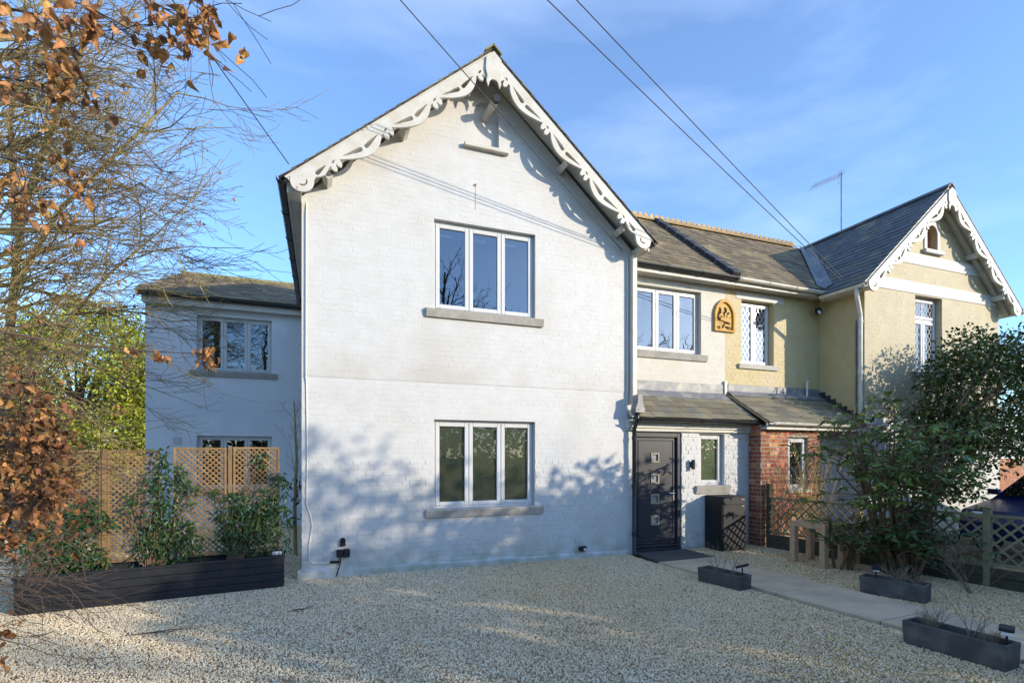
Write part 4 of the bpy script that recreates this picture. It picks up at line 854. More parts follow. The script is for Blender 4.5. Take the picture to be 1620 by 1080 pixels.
def climber(cs, n, label, seed, sz=.066):
    rnd = random.Random(seed); base = TO+PD*cs[0][0]+PN*-.1+V((0,0,.33)); t = thing('climbing_shrub', base, label, 'climbing plant', 'climbers in the black planter')
    st = MB(); pts = []
    for s_, z, r in cs:
        for k in range(3):
            p = TO+PD*(s_+rnd.uniform(-r,r)*.6)+PN*rnd.uniform(-.12,-.01)+V((0,0,z+rnd.uniform(-r,r)*.6)); mid = (base+p)/2+V((rnd.gauss(0,.05),rnd.gauss(0,.02),rnd.gauss(0,.05)))
            st.tube([base+PD*rnd.uniform(-.1,.1), mid, p], [.008,.006,.003], 4, cap=False)
    st.build('stem', MT['stem_red'], t); tot = sum(c[2]**2 for c in cs)
    for s_, z, r in cs:
        m = max(8, int(n*r*r/tot)); u = np.clip(RNG.normal(size=(m,3)),-1.6,1.6)*np.array([r*.62,.075,r*.72]); u[:,1] = -np.abs(u[:,1])+.05; cc = np.array(TO+PD*s_-PN*.07+V((0,0,z))); P_ = cc+u[:,[0]]*np.array(PD)+u[:,[1]]*np.array(PN)+u[:,[2]]*np.array([0,0,1])
        pts.append(P_)
    P_ = np.concatenate(pts); m = len(P_); d = unit(m)*.8+np.array([.0,-.55,-.5]); leaves('foliage', P_, d, RNG.uniform(sz*.7,sz*1.3,m), MT['leaf_laurel'], t, 'long', .3, .35, up=unit(m)*.5+np.array([0,-.9,.6]))
climber([(.12,.62,.22),(.35,.75,.24),(.50,.95,.16),(.28,.48,.20),(.06,.85,.10),(.55,1.12,.06),(.2,1.55,.10),(.28,1.38,.05),(.72,.9,.07),(.62,.5,.1)], 1600, 'leafy dark green climber at the left end of the black planter', 21)
climber([(1.16,.62,.20),(1.30,.80,.24),(1.42,.60,.22),(1.26,1.10,.15),(1.30,1.40,.13),(1.24,1.62,.10),(1.12,1.35,.10),(1.50,1.25,.10),(1.45,1.45,.07),(.95,1.15,.06),(.9,1.02,.05)], 1350, 'tall dark green climber rising through the gap between trellis panels', 22)
climber([(1.98,.70,.20),(2.15,.85,.26),(2.36,.70,.26),(2.42,1.05,.16),(2.5,1.35,.10),(2.3,1.62,.07),(2.02,1.08,.10),(1.78,1.2,.07),(1.85,.95,.06)], 1500, 'bushy dark green climber at the right end of the black planter', 23)
q = MB(); p0 = PA+PD*(PL-.07)+PN*.02+V((0,0,.43)); q.obox(p0, PD, PN, (0,0,1), .055, .02, .022)
LP = thing('garden_spotlight', p0-V((0,0,.03)), 'small white twin lens lamp on the right corner of the black planter', 'lamp'); q.build('lamp_body', MT['upvc'], LP, bevel=.015, seg=2)
for s_ in (-.027,.027): q = MB().tube([p0+PD*s_-PN*.018, p0+PD*s_-PN*.026], [.017,.015], 10); q.build('lens', MT['frost_white'], LP)
# bare climber against the rear wall corner
sp = thing('bare_sapling', (-.43,9.2,0), 'bare thin sapling with a few leaves beside the white flank', 'sapling'); rnd = random.Random(5); b = MB(); tips = []
b.tube([(-.42,9.2,0),(-.43,9.2,.8),(-.40,9.2,1.6),(-.44,9.2,2.55)], [.035,.03,.022,.008], 7)
for i in range(12): grow(b, (-.42,9.2,.8+.14*i), (rnd.uniform(-.4,.6),rnd.uniform(-.4,.2),.8), .55, .007, 2, rnd, .08, .6, 2, tips, thin=.0025)
b.build('stem', MT['bark_green'], sp); u = unit(60)*np.array([.18,.15,.35]); leaves('foliage', u+np.array([-.45,9.1,.95]), unit(60)+np.array([0,-.3,-.6]), RNG.uniform(.07,.13,60), MT['leaf_laurel'], sp, 'long')

# ------------------------------------------------------------------ trees on the left
def crown_tree(name, loc, label, cat, cs, n, sz, lm, bark, trunk_h, trunk_r, seed, spread, group=None, shape='small', per_shell=True):
    rnd = random.Random(seed); t = thing(name, loc, label, cat, group); b = MB(); tips = []
    b.tube([loc, V(loc)+V((.05,.03,trunk_h*.5)), V(loc)+V((0,.05,trunk_h))], [trunk_r,trunk_r*.85,trunk_r*.6], 8)
    for c in cs[:40]: b.tube([V(loc)+V((0,0,trunk_h*rnd.uniform(.4,1))), (V(loc)+V((0,0,trunk_h))).lerp(V(c), .5)+V((0,0,.1)), V(c)], [trunk_r*.4,trunk_r*.22,.012], 5, cap=False)
    b.build('trunk', bark, t); P_, idx = clumps(cs, max(1, n//len(cs)), spread); out = P_-np.asarray(cs, float)[idx]
    leaves('crown', P_, out/np.maximum(.05, np.linalg.norm(out,axis=1))[:,None]+unit(len(P_))*.8, RNG.uniform(sz*.65,sz*1.35,len(P_)), lm, t, shape, .25, .25); return t
def shell(c, rad, n, seed, zmin=None, squash=.75):
    r = np.random.default_rng(seed); u = r.normal(size=(n*3,3)); u /= np.linalg.norm(u,axis=1)[:,None]; q = np.array(c)+u*(.45+.55*r.random((n*3,1))**.6)*np.array(rad)
    if zmin is not None: q = q[q[:,2] > zmin]
    return q[:n]
crown_tree('evergreen_tree', (-13.5,37,0), 'broad sunlit yellow green evergreen far behind the trellis, left of the grey extension', 'tree', np.concatenate([shell((-13.5,37,5.2), (5.2,3.2,5.4), 300, 3, .3), shell((-9,38,4.2), (3.4,3.0,4.6), 140, 5, .3)]), 60000, .21, MT['leaf_lime'], MT['bark_dark'], 5, .3, 3, 1.0)
crown_tree('evergreen_tree', (-20,36,0), 'second yellow green evergreen at the left edge behind the bare branches', 'tree', shell((-20,36,4.8), (4.5,3,5), 180, 4, .3), 22000, .24, MT['leaf_lime'], MT['bark_dark'], 4.5, .3, 4, 1.1)
def bare_tree(name, loc, limbs, label, seed, group, trunk=None, bark='bark_green', kids=5, depth=3, pref=(1,0,0), spread=.55, up=.02, thin=.0028, L=(2.2,3.4), wig=.16):
    rnd = random.Random(seed); t = thing(name, loc, label, 'tree', group); b = MB(); tips = []
    tk = trunk or [V(loc), V(loc)+V((.1,.05,2)), V(loc)+V((.15,.1,4.5)), V(loc)+V((.5,.2,7.5))]; b.tube(tk, [.12,.10,.08,.04][:len(tk)], 9)
    T_ = MB()
    for p, d, l, r in limbs: grow(T_, p, d, l, r, depth, rnd, up, spread, kids, tips, .50, 5, wig, pref, thin)
    b.build('trunk', MT[bark], t); T_.build('branches', MT[bark], t); return t, tips
rnd = random.Random(77); limbs = []; base = V((-5.7,9.6,0))
for i in range(46):
    i *= 39/45; z = 2.9+4.9*i/39; a = rnd.uniform(-.6,.4); el = -.10+.34*(i/39)+rnd.uniform(-.1,.18); l = (2.75 if z < 5.8 else 2.3)*rnd.uniform(.65,1.12)
    limbs.append((base+V((.1+.05*z,.03*z,z)), (cos(a)*cos(el), sin(a)*cos(el), sin(el)), l, rnd.uniform(.016,.040)))
for i in range(6):
    a = rnd.uniform(2.2,4.2); z = rnd.uniform(2.5,6); limbs.append((base+V((.1+.05*z,.03*z,z)), (cos(a),sin(a),.35), 2.4, .03))
BT, tips = bare_tree('bare_tree', base, limbs, 'leafless tree with fine spreading twigs, reaching across from the left edge', 5, None, kids=5, depth=3, wig=.17, spread=.5, up=.03, thin=.0036, pref=(.6,0,.0))
fine = [tp for tp in tips if tp[2] <= 1]; rnd.shuffle(fine); fine = [t for t in fine if t[0].x > -4.4][:110]
PP = []; DD = []
for p, d, _ in fine[:24]:
    for k in range(rnd.randint(2,7)): PP.append(p+V((rnd.gauss(0,.04),rnd.gauss(0,.04),rnd.gauss(0,.05)))); DD.append((rnd.gauss(0,.6),rnd.gauss(0,.6),-.8))
for p, d, _ in fine[24:]: PP.append(p); DD.append((rnd.gauss(0,.6),rnd.gauss(0,.6),-.5))
leaves('dead_leaves', PP, DD, RNG.uniform(.05,.085,len(PP)), MT['beech_leaf'], BT, 'crinkled', .9, .7)
tl = thing('bare_tree', (-4.9,10.6,0), 'slender pale forked tree standing behind the bare branches at far left', 'tree'); b = MB(); rnd = random.Random(9)
fork = [[(-4.9,10.6,0),(-4.8,10.6,3),(-4.55,10.5,5.6),(-3.9,10.4,7.8),(-3.2,10.3,10)],[(-4.62,10.5,5.2),(-4.7,10.5,7),(-4.5,10.6,9.5)],[(-4.7,10.55,4.3),(-4.0,10.3,5.6),(-3.0,10.2,6.9),(-2.3,10.2,7.9)],[(-4.85,10.6,2.4),(-4.1,10.4,3.6),(-3.3,10.3,4.7),(-2.6,10.3,5.5)]]
for f, r in zip(fork, (.075,.055,.045,.04)): b.tube(f, [r*(1-.65*i/(len(f)-1)) for i in range(len(f))], 7)
b.build('trunk', MT['bark_green'], tl); b = MB()
for f in fork:
    for i in range(1, len(f)):
        for k in range(5): p = V(f[i-1]).lerp(V(f[i]), rnd.random()); grow(b, p, (rnd.uniform(-.4,1),rnd.uniform(-.6,.4),rnd.uniform(-.1,.7)), rnd.uniform(1.2,2.0), .014, 2, rnd, .03, .5, 4, None, .55, 4, .12, None, .0042)
b.build('branches', MT['bark_green'], tl)
# copper beech close to the camera on the left; trunk stands outside the picture
BE = thing('beech_tree', (-3.3,1.0,0), 'near beech with curled copper leaves hanging in from the left edge', 'tree'); b = MB(); rnd = random.Random(31)
b.tube([(-3.3,1.0,0),(-3.25,1.05,1.6),(-3.1,1.15,3.2),(-2.9,1.3,5.0)], [.13,.11,.08,.03], 9)
LP_, LD_, LS_ = [], [], []
def twig(pts, r0=.012, side=7, sl=.35, thin=.0017):
    pts = [V(p) for p in pts]; b.tube(pts, [r0*(1-.75*i/(len(pts)-1)) for i in range(len(pts))], 5, cap=False); L = len(pts)-1
    for k in range(side):
        f = rnd.uniform(.15,1)*L; i = min(L-1,int(f)); q = pts[i].lerp(pts[i+1], f-i); dd = (pts[i+1]-pts[i]).normalized(); grow(b, q, dd+V((rnd.gauss(0,.5),rnd.gauss(0,.35),rnd.gauss(0,.5))), sl*rnd.uniform(.5,1.3), r0*.35, 1, rnd, 0, .6, 3, None, .6, 4, .15, None, thin)
def tuft(p, n, sz=.085, sp=.055):
    for k in range(n):
        LP_.append(V(p)+V((rnd.gauss(0,sp),rnd.gauss(0,sp),rnd.gauss(0,sp)))); LD_.append((rnd.gauss(0,.45),rnd.gauss(0,.45),-1+rnd.gauss(0,.35))); LS_.append(sz*rnd.uniform(.7,1.2))
K = V((-3.1,1.1,3.3))
for tip, via, tt in (((345,62),(130,-40),2.3),((235,62),(40,-20),2.2),((212,78),(20,15),2.4),((130,170),(-10,118),2.5),((118,300),(-30,240),2.6),((200,190),(-20,125),2.7),((340,22),(180,-60),2.1),((60,330),(-60,300),2.2)):
    e, v1 = at(*tip, tt), at(*via, tt*1.02); o = at(-260, via[1]-20, tt*.95); twig([o, v1, (v1+e)/2+V((0,0,.03)), e], .0085, 6, .38)
for x, y, t_, n in ((20,12,1.75,3),(45,30,2.1,3),(85,10,2.2,5),(130,20,2.1,6),(150,15,2.1,4),(80,45,2.3,5),(95,70,2.3,5),(130,50,2.2,7),(250,18,2.25,9),(285,12,2.2,8),(315,8,2.2,9),(330,35,2.3,8),(300,45,2.3,9),(262,28,2.3,7),(225,40,2.3,6),(230,68,2.3,6),(260,75,2.3,5),(325,62,2.3,7),(10,40,2.0,3),(278,88,2.3,4),(380,80,2.35,1),
    (85,100,2.5,9),(100,90,2.5,5),(85,130,2.5,6),(98,150,2.5,7),(98,180,2.5,6),(130,150,2.6,6),(155,165,2.6,5),(15,110,2.3,6),(8,140,2.3,8),(20,150,2.4,5),(105,245,2.7,4),(118,265,2.7,5),(112,285,2.7,4),(120,300,2.7,3),(10,275,2.3,6),(18,290,2.4,4),(40,300,2.6,7),(60,320,2.5,6),(35,325,2.5,6),(90,350,2.8,4)): tuft(at(x,y,t_), n+3, .055, .036)
NUP = len(LP_)
for k in range(16):
    y = 590+22*k; e = at(rnd.uniform(60,135), y+rnd.uniform(-40,40), 2.7); o = at(-190, y+rnd.uniform(-20,60), 2.4); twig([o, (o+e)/2+V((0,0,rnd.uniform(-.03,.06))), e], .006, 8, .32)
for k in range(230):
    x = 112*rnd.random()**.8-10; y = rnd.gauss(735,55); tuft(at(x, min(max(y,600),905), rnd.uniform(2.4,3.3)), rnd.randint(3,6), .044, .045)
for x, y, n in ((5,620,4),(20,605,5),(40,612,4),(98,628,2),(60,640,4),(15,850,8),(8,870,5),(25,845,4),(52,850,2),(12,990,5),(4,1010,4),(105,685,3),(108,760,4),(8,1045,2),(70,650,4)): tuft(at(x,y,2.5), n+1, .048, .03)
NLO = len(LP_)
tuft(at(325,563,5.2), 30, .075, .055); tuft(at(256,562,5.2), 14, .07, .035); tuft(at(212,550,5.2), 9, .07, .035)
e = at(330,560,5.2); twig([at(-120,500,4.2), at(110,545,5.0), at(240,556,5.2), e], .014, 6, .5)
for y0, y1, x1 in ((925,945,105),(905,900,70),(985,1040,92),(960,930,40)): twig([at(-120,y0,2.2), at(x1*.4,(y0+y1)/2+6,2.3), at(x1,y1,2.35)], .004, 4, .2)
b.build('trunk', MT['twig'], BE); sel = list(range(NUP))+list(range(NLO, len(LP_))); lo_ = list(range(NUP, NLO)); pk = lambda A, I: [A[i] for i in I]
leaves('copper_leaves', pk(LP_,sel), pk(LD_,sel), pk(LS_,sel), MT['beech_leaf'], BE, 'crinkled', .9, .8, up=unit(len(sel)))
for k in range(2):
    ii = [i for i in lo_ if (i % 5 == 0) == (k == 0)]; leaves('hedge_leaves', pk(LP_,ii), pk(LD_,ii), pk(LS_,ii), MT['beech_leaf' if k == 0 else 'beech_leaf_shaded'], BE, 'crinkled', .9, .8, up=unit(len(ii)))  # most lower leaves get the colour with shade in it, a few the sunlit one

# ------------------------------------------------------------------ right: fence, shrubs, timber frame, troughs
F0, F1, F2 = V((7.57,7.05,0)), V((7.90,3.98,0)), V((8.12,1.9,0)); FM = F0.lerp(F1, .5)
flab = ['low trellis fence panel beside the red brick porch', 'low trellis fence panel hidden behind the tall stemmed shrub', 'low trellis fence panel at the right edge in front of the blue car']
for (a, b_), lab in zip(((F0,FM),(FM,F1),(F1,F2)), flab):
    d = (b_-a); L = d.length; d.normalize(); n_ = V((-d.y,d.x,0)); n_ = -n_ if n_.x > 0 else n_
    t = thing('trellis_fence', (a+b_)/2, lab, 'fence', 'low trellis fence panels along the boundary'); c = (a+b_)/2
    q = MB(); q.obox(c+V((0,0,.895)), d, n_, (0,0,1), L/2-.03, .022, .018); q.build('top_rail', MT['trellis_old'], t, bevel=.003)
    q = MB(); q.obox(c+V((0,0,.29)), d, n_, (0,0,1), L/2-.03, .018, .018); q.build('bottom_rail', MT['trellis_old'], t)
    lattice(t, a+d*.03, d, L-.06, .30, .88, .15, .026, .008, MT['trellis_old'], n_)
    for z, h in ((.065,.06),(.19,.055)): q = MB(); q.obox(c+V((0,0,z)), d, n_, (0,0,1), L/2-.01, .035, h); q.build('gravel_board', MT['sleeper'], t, bevel=.006)
for p, lab, zt in ((F0,'dark fence post against the white porch corner',1.15),(FM,'weathered fence post behind the tall stemmed shrub',.97),(F1,'weathered fence post left of the blue car',.97)):
    q = MB(); q.box(p.x-.038,p.x+.038,p.y-.038,p.y+.038,0,zt); o = q.build('fence_post', MT['trellis_old' if zt < 1 else 'sleeper'], None, bevel=.006); tag(o, lab, 'post', 'fence posts')
# rhododendron-like shrub with bare reddish stems
def whorl_shrub(name, loc, label, n_stem, hts, wid, whorls, seed, lm, sz=.11, yw=1.0, cat='shrub', low=.2, drop=.25):
    rnd = random.Random(seed); loc = V(loc); t = thing(name, loc, label, cat); b = MB(); tips = []
    for i in range(n_stem):
        a = rnd.uniform(0,2*pi); ex = loc+V((cos(a)*wid*rnd.uniform(.3,1), sin(a)*wid*yw*rnd.uniform(.3,1), rnd.uniform(*hts))); s = loc+V((cos(a)*.14*rnd.random(), sin(a)*.14, 0)); m1 = s.lerp(ex,.4)+V((rnd.gauss(0,.07),rnd.gauss(0,.07),.15)); m2 = s.lerp(ex,.75)+V((rnd.gauss(0,.08),rnd.gauss(0,.08),.1))
        b.tube([s,m1,m2,ex], [.024,.018,.011,.005], 6, cap=False); tips.append(ex)
        for k in range(6): p = m1.lerp(ex, rnd.random()); e = p+V((rnd.gauss(0,.28),rnd.gauss(0,.28),rnd.uniform(-.1,.32))); b.tube([p,(p+e)/2+V((0,0,.03)),e], [.008,.006,.003], 4, cap=False); tips.append(e)
    b.build('stems', MT['stem_red'], t); P_, D_, Z_ = [], [], []
    while len(P_) < whorls*7:
        e = rnd.choice(tips)
        c = e+V((rnd.gauss(0,.11),rnd.gauss(0,.11),rnd.gauss(0,.09)))
        if c.z < low: continue
        for k in range(7):
            a = 2*pi*k/7+rnd.random(); P_.append(c); D_.append((cos(a),sin(a),-drop+rnd.gauss(0,.3))); Z_.append(sz*rnd.uniform(.7,1.25))
    leaves('foliage', P_, D_, Z_, lm, t, 'long', .25, .35); return t
whorl_shrub('stemmed_shrub', (7.42,4.75,0), 'tall open shrub with bare reddish stems and drooping green leaves by the fence', 26, (1.15,2.4), .86, 400, 8, MT['leaf_rhodo'], .105, low=.75)
whorl_shrub('low_shrub', (7.3,4.6,0), 'low dark leafy shrub at the foot of the tall stemmed shrub', 14, (.2,.75), .5, 200, 9, MT['leaf_dark'], .10, low=.08)
whorl_shrub('low_shrub', (7.15,5.35,0), 'green shoots growing through the timber frame', 6, (.3,.9), .35, 26, 10, MT['leaf_rhodo'], .095, low=.12)
crown_tree('evergreen_bush', (10.35,6.1,0), 'big dark glossy evergreen bush at the right edge behind the fence', 'bush', np.concatenate([shell((12.0,6.0,2.75), (1.6,.75,1.25), 95, 14, 1.0), shell((10.5,6.0,1.8), (.65,.6,.9), 34, 15, .7), shell((13.2,5.8,2.8), (1.2,.8,1.3), 30, 16, 1.0)]), 19000, .07, MT['leaf_dark'], MT['bark_dark'], 1.6, .08, 14, .36, shape='oval')
def sprig(name, loc, label, n, h, wid, m, seed, lf=None, cat='plant', group=None, kids=3, r=.004, thin=.0016):
    rnd = random.Random(seed); t = thing(name, loc, label, cat, group); b = MB(); tips = []
    for i in range(n): a = rnd.uniform(0,2*pi); grow(b, V(loc)+V((rnd.gauss(0,.02),rnd.gauss(0,.02),0)), (cos(a)*wid,sin(a)*wid,1), h*rnd.uniform(.6,1.1), r, 1, rnd, .03, .5, kids, tips, .5, 4, .14, None, thin)
    b.build('stems', MT[m], t)
    if lf: k = lf[0]; ts = [tips[rnd.randrange(len(tips))][0] for _ in range(k)]; leaves('foliage', [p+V((rnd.gauss(0,.02),rnd.gauss(0,.02),rnd.gauss(0,.03))) for p in ts], unit(k)+np.array([0,0,.2]), RNG.uniform(lf[1]*.6,lf[1]*1.3,k), MT[lf[2]], t, 'long')
    return t
sprig('twiggy_bush', (8.22,6.75,.0), 'upright twiggy green bush in front of the red brick porch window', 40, 1.75, .22, 'leaf_rhodo' if False else 'bark_green', 3, (420,.05,'leaf_rhodo'), 'bush', kids=5, r=.008)
sprig('dry_bramble', (7.3,3.85,0), 'dry straggling stems at the fence foot behind the middle trough', 14, .75, .8, 'dry', 4, (30,.05,'leaf_rhodo'))
sprig('dry_bramble', (7.75,3.3,0), 'pale dry twigs below the trellis at the right edge', 12, .6, .6, 'dry', 5)
# timber frame
tf = thing('timber_frame', (7.15,5.7,0), 'square pale timber frame of four posts and top rails on the gravel', 'timber frame')
tp = [V((6.90,5.95,0)),V((6.91,5.45,0)),V((7.42,5.55,0)),V((7.30,6.0,0))]
for p in tp: q = MB(); q.box(p.x-.045,p.x+.045,p.y-.045,p.y+.045,0,.565); q.build('post', MT['timber'], tf, bevel=.005)
for a, c in ((0,1),(3,2)):
    d = (tp[c]-tp[a]).normalized(); q = MB(); q.bar(tp[a]-d*.05+V((0,0,.605)), tp[c]+d*.05+V((0,0,.605)), .092, .078); q.build('rail', MT['timber'], tf, bevel=.005)
for a, c in ((0,3),(1,2)):
    d = (tp[c]-tp[a]).normalized(); q = MB(); q.bar(tp[a]+d*.05+V((0,0,.605)), tp[c]-d*.05+V((0,0,.605)), .086, .074); q.build('rail', MT['timber'], tf, bevel=.005)
# stone troughs
def trough(L0, C0, Rr, h, label):
    a, b_ = V((*L0,0)), V((*C0,0)); d = (b_-a); L = d.length; d.normalize(); n_ = V((-d.y,d.x,0)); wd = max(.2, (V((*Rr,0))-b_).dot(n_)); wd = .235
    o = a+n_*wd; t = thing('stone_trough', (a+b_)/2+n_*(wd/2), label, 'planter', 'dark stone troughs beside the path')
    bm_ = MB()
    prof = lambda e, z: [a-d*e-n_*e+V((0,0,z)), b_+d*e-n_*e+V((0,0,z)), b_+d*e+n_*(wd+e)+V((0,0,z)), a-d*e+n_*(wd+e)+V((0,0,z))]
    rings = [prof(-.008,0), prof(.0,h), prof(-.026,h), prof(-.03,h-.05)]
    for r_ in rings: bm_.v += [tuple(p) for p in r_]
    for i in range(3):
        for j in range(4): bm_.f.append((i*4+j,i*4+(j+1)%4,i*4+4+(j+1)%4,i*4+4+j))
    bm_.f.append((3,2,1,0)); bm_.build('trough_body', MT['trough'], t, bevel=.005)
    q = MB(); q.obox((a+b_)/2+n_*(wd/2)+V((0,0,h-.05)), d, n_, (0,0,1), L/2-.027, wd/2-.027, .012); q.build('soil', MT['soil'], t); return a, d, n_, L, wd, h
def solar(p, d, label, tilt=.35, flip=1):
    p = V(p); t = thing('solar_spotlight', p, label, 'lamp', 'solar spotlights stuck in the troughs'); d = V(d); s = V((-d.y,d.x,0)); up = (V((0,0,1))-d*tilt).normalized(); dd = s.cross(up)
    q = MB().tube([p, p+V((0,0,.13))], .008, 8); q.build('spike', MT['box_black'], t)
    q = MB(); q.obox(p+V((0,0,.155)), d+V((0,0,tilt)), s, up, .072, .045, .014); hd = q.build('solar_head', MT['box_black'], t, bevel=.006)
    q = MB(); c = p+V((0,0,.125)); q.obox(c-d*.03*flip, d, s, (0,0,1), .022, .03, .016); q.build('lens', MT['lamp_lens'], t, bevel=.004)
T1 = trough((4.645,5.486), (4.758,4.864), (5.024,4.916), .185, 'dark stone trough on the near edge of the path, closest to the door')
T2 = trough((6.067,4.326), (6.28,3.716), (6.502,3.726), .21, 'dark stone trough on the far side of the path')
T3 = trough((4.806,3.044), (4.86,2.331), (5.074,2.337), .205, 'dark stone trough in the bottom right corner, nearest the camera')
def tp_(T, f, g=.5): a, d, n_, L, wd, h = T; return a+d*(L*f)+n_*(wd*g)+V((0,0,h-.045))
sprig('dry_plant', tp_(T1,.33), 'bare twiggy plant at the back of the trough nearest the door', 7, .34, .35, 'dry', 41, (10,.03,'leaf_rhodo')); sprig('dry_plant', tp_(T1,.68), 'taller bare plant in the middle of the trough nearest the door', 5, .48, .25, 'dry', 42, (14,.035,'leaf_rhodo'))
sprig('dry_plant', tp_(T2,.55), 'dry pale stems filling the trough beyond the path', 16, .22, .8, 'dry', 43); sprig('dry_plant', tp_(T2,.85), 'short dry tuft at the right end of the trough beyond the path', 14, .15, .8, 'dry', 44)
sprig('dry_plant', tp_(T3,.25), 'grey dry tuft at the left end of the nearest trough', 40, .17, .75, 'dry', 45, None, 'plant', None, 3, .0026, .0011); sprig('dry_plant', tp_(T3,.62), 'thin bare branching plant in the middle of the nearest trough', 5, .36, .4, 'dry', 46, (14,.022,'leaf_rhodo')); sprig('dry_plant', tp_(T3,.80), 'grey dry tuft beside the spotlight in the nearest trough', 36, .14, .8, 'dry', 47, None, 'plant', None, 3, .0026, .0011)
solar(tp_(T1,.92), (.5,-.86,0), 'black solar spotlight at the front end of the trough nearest the door'); solar(tp_(T2,.22), (.75,.66,0), 'black solar spotlight with white lens in the trough beyond the path', .2); solar(tp_(T3,.94), (.9,.4,0), 'black solar spotlight in the nearest trough at the bottom right', .0)
# storage box under the porch window
bx = thing('storage_box', (6.68,7.18,0), 'black metal storage box under the small porch window', 'box'); q = MB(); q.box(6.42,6.95,6.97,7.385,.02,.955); BXB = q.build('cabinet', MT['box_black'], bx, bevel=.008)
for z0, z1 in ((.05,.60),(.615,.80),(.815,.935)): q = MB(); q.box(6.445,6.925,6.958,6.968,z0,z1); dd_ = q.build('drawer_front', MT['box_black'], bx, bevel=.003)
for z in (.895,.78): q = MB(); q.box(6.83,6.90,6.945,6.957,z-.01,z+.01); q.build('handle', MT['steel'], bx, bevel=.003)
# wall lamps, sockets, floodlight
def wall_lamp(c, label):
    c = V(c); t = thing('wall_lamp', c, label, 'lamp'); q = MB(); q.box(c.x-.03,c.x+.03,c.y-.02,c.y,c.z-.05,c.z+.05); q.build('back_plate', MT['anthracite'], t, bevel=.004)
    q = MB().tube([c+V((0,-.06,-.085)), c+V((0,-.06,.085))], .032, 14); q.build('lamp_tube', MT['anthracite'], t)
    q = MB().tube([c+V((0,-.06,.086)), c+V((0,-.06,.09))], .026, 14); q.build('lens', MT['lamp_lens'], t)
wall_lamp((6.13,YP-.01,1.50), 'small black up and down lamp on the white brick beside the front door')
c = atY(543,880,YG); t = thing('outdoor_socket', (c.x,YG-.01,.3), 'black weatherproof socket boxes with cable low on the white wall', 'socket')
for a, z0, z1, w_ in ((-.09,.275,.375,.085),(0.0,.27,.38,.085)): q = MB(); q.box(c.x+a,c.x+a+w_,YG-.075,YG-.007,z0,z1); q.build('socket_box', MT['box_black'], t, bevel=.010, seg=2)
q = MB(); q.box(c.x-.04,c.x+.03,YG-.05,YG-.007,.42,.50); q.tube([(c.x-.005,YG-.007,.50),(c.x-.005,YG-.05,.50)], .035, 12); q.build('sensor', MT['box_black'], t, bevel=.006)
q = MB(); q.box(c.x-.17,c.x-.05,YG-.04,YG-.007,.19,.225); q.build('junction', MT['box_black'], t, bevel=.004); q = MB().tube([(c.x-.04,YG-.03,.275),(c.x-.035,YG-.03,.2),(c.x-.06,YG-.05,.12),(c.x-.09,YG-.06,.02)], .009, 6); q.build('cable', MT['box_black'], t)
c = atY(921,867,YG); t = thing('low_wall_light', (c.x,YG-.01,c.z), 'small black rounded light low on the white wall near the door', 'lamp'); q = MB(); q.box(c.x-.075,c.x+.055,YG-.075,YG-.007,c.z-.035,c.z+.045); q.build('lamp_body', MT['box_black'], t, bevel=.02, seg=2); q = MB(); q.box(c.x-.01,c.x+.035,YG-.082,YG-.076,c.z-.02,c.z+.015); q.build('lens', MT['lamp_lens'], t)
c = V((WX0-.005,7.93,4.66)); t = thing('floodlight', (9.88,7.97,4.7), 'black floodlight in the inner corner of the yellow walls', 'lamp'); q = MB(); q.obox((9.78,7.84,4.70), (.9,.4,0), (-.4,.9,0), (0,0,1), .085, .05, .055); q.build('lamp_housing', MT['box_black'], t, bevel=.012); q = MB(); q.obox((9.76,7.79,4.65), (.9,.4,0), (-.4,.9,-.4), (0,.4,1), .06, .02, .03); q.build('lens', MT['lamp_lens'], t); q = MB().bar((9.80,7.9,4.71),(9.9,7.99,4.71), .03, .03); q.build('bracket', MT['box_black'], t)

# aerial on the far roof
AB = atY(1331,400,9.6); t = thing('tv_aerial', (AB.x,9.6,AB.z), 'thin television aerial on a mast above the dark slate roof', 'aerial'); top = atY(1329,275,9.6)
q = MB().tube([(AB.x,9.6,AB.z-.2),(AB.x,9.6,top.z+.05)], .016, 6); q.build('mast', MT['lead'], t)
bl = atY(1284,296,9.6); br = V((AB.x+.05,9.6,top.z)); q = MB().tube([bl,br], .010, 5); q.build('boom', MT['lead'], t); d = (br-bl)
for k in range(12): p = bl+d*(k/12+.02); q = MB().tube([p+V((-.02,-.13,.05)),p+V((.02,.13,-.05))], .005, 4); q.build('element', MT['lead'], t)
for s_ in (-1,1): q = MB().tube([br-d*.1, br-d*.22+V((0,-.05,.16*s_-.05))], .005, 4); q.tube([br-d*.22+V((0,-.05,.16*s_-.05)), br-d*.02+V((0,-.05,.13*s_))], .005, 4); q.build('reflector', MT['lead'], t)

# overhead cables to a pole outside the picture
PT = V((-3.9,3.78,8.75)); pp = thing('utility_pole', (PT.x,PT.y,0), 'wooden pole carrying the overhead cables, left of the drive', 'pole'); q = MB().tube([(PT.x,PT.y,0),(PT.x,PT.y,9)], [.13,.09], 10); q.build('post', MT['pole_wood'], pp); q = MB(); q.box(PT.x-.5,PT.x+.5,PT.y-.04,PT.y+.04,8.7,8.8); q.build('cross_arm', MT['pole_wood'], pp)
def cable(a, b_, sag, label, r=.0065):
    a, b_ = V(a), V(b_); pts = [a.lerp(b_, i/16)-V((0,0,sag*4*(i/16)*(1-i/16))) for i in range(17)]; q = MB().tube(pts, r, 5); o = q.build('overhead_cable', MT['wire']); tag(o, label, 'cable', 'overhead cables')
cable((4.70,YG-.03,5.08), PT, .04, 'cable crossing in front of the white gable to its right corner'); cable((-.40,7.09,5.36), PT+V((.2,0,-.3)), .06, 'cable meeting the left end of the white gable bargeboard')
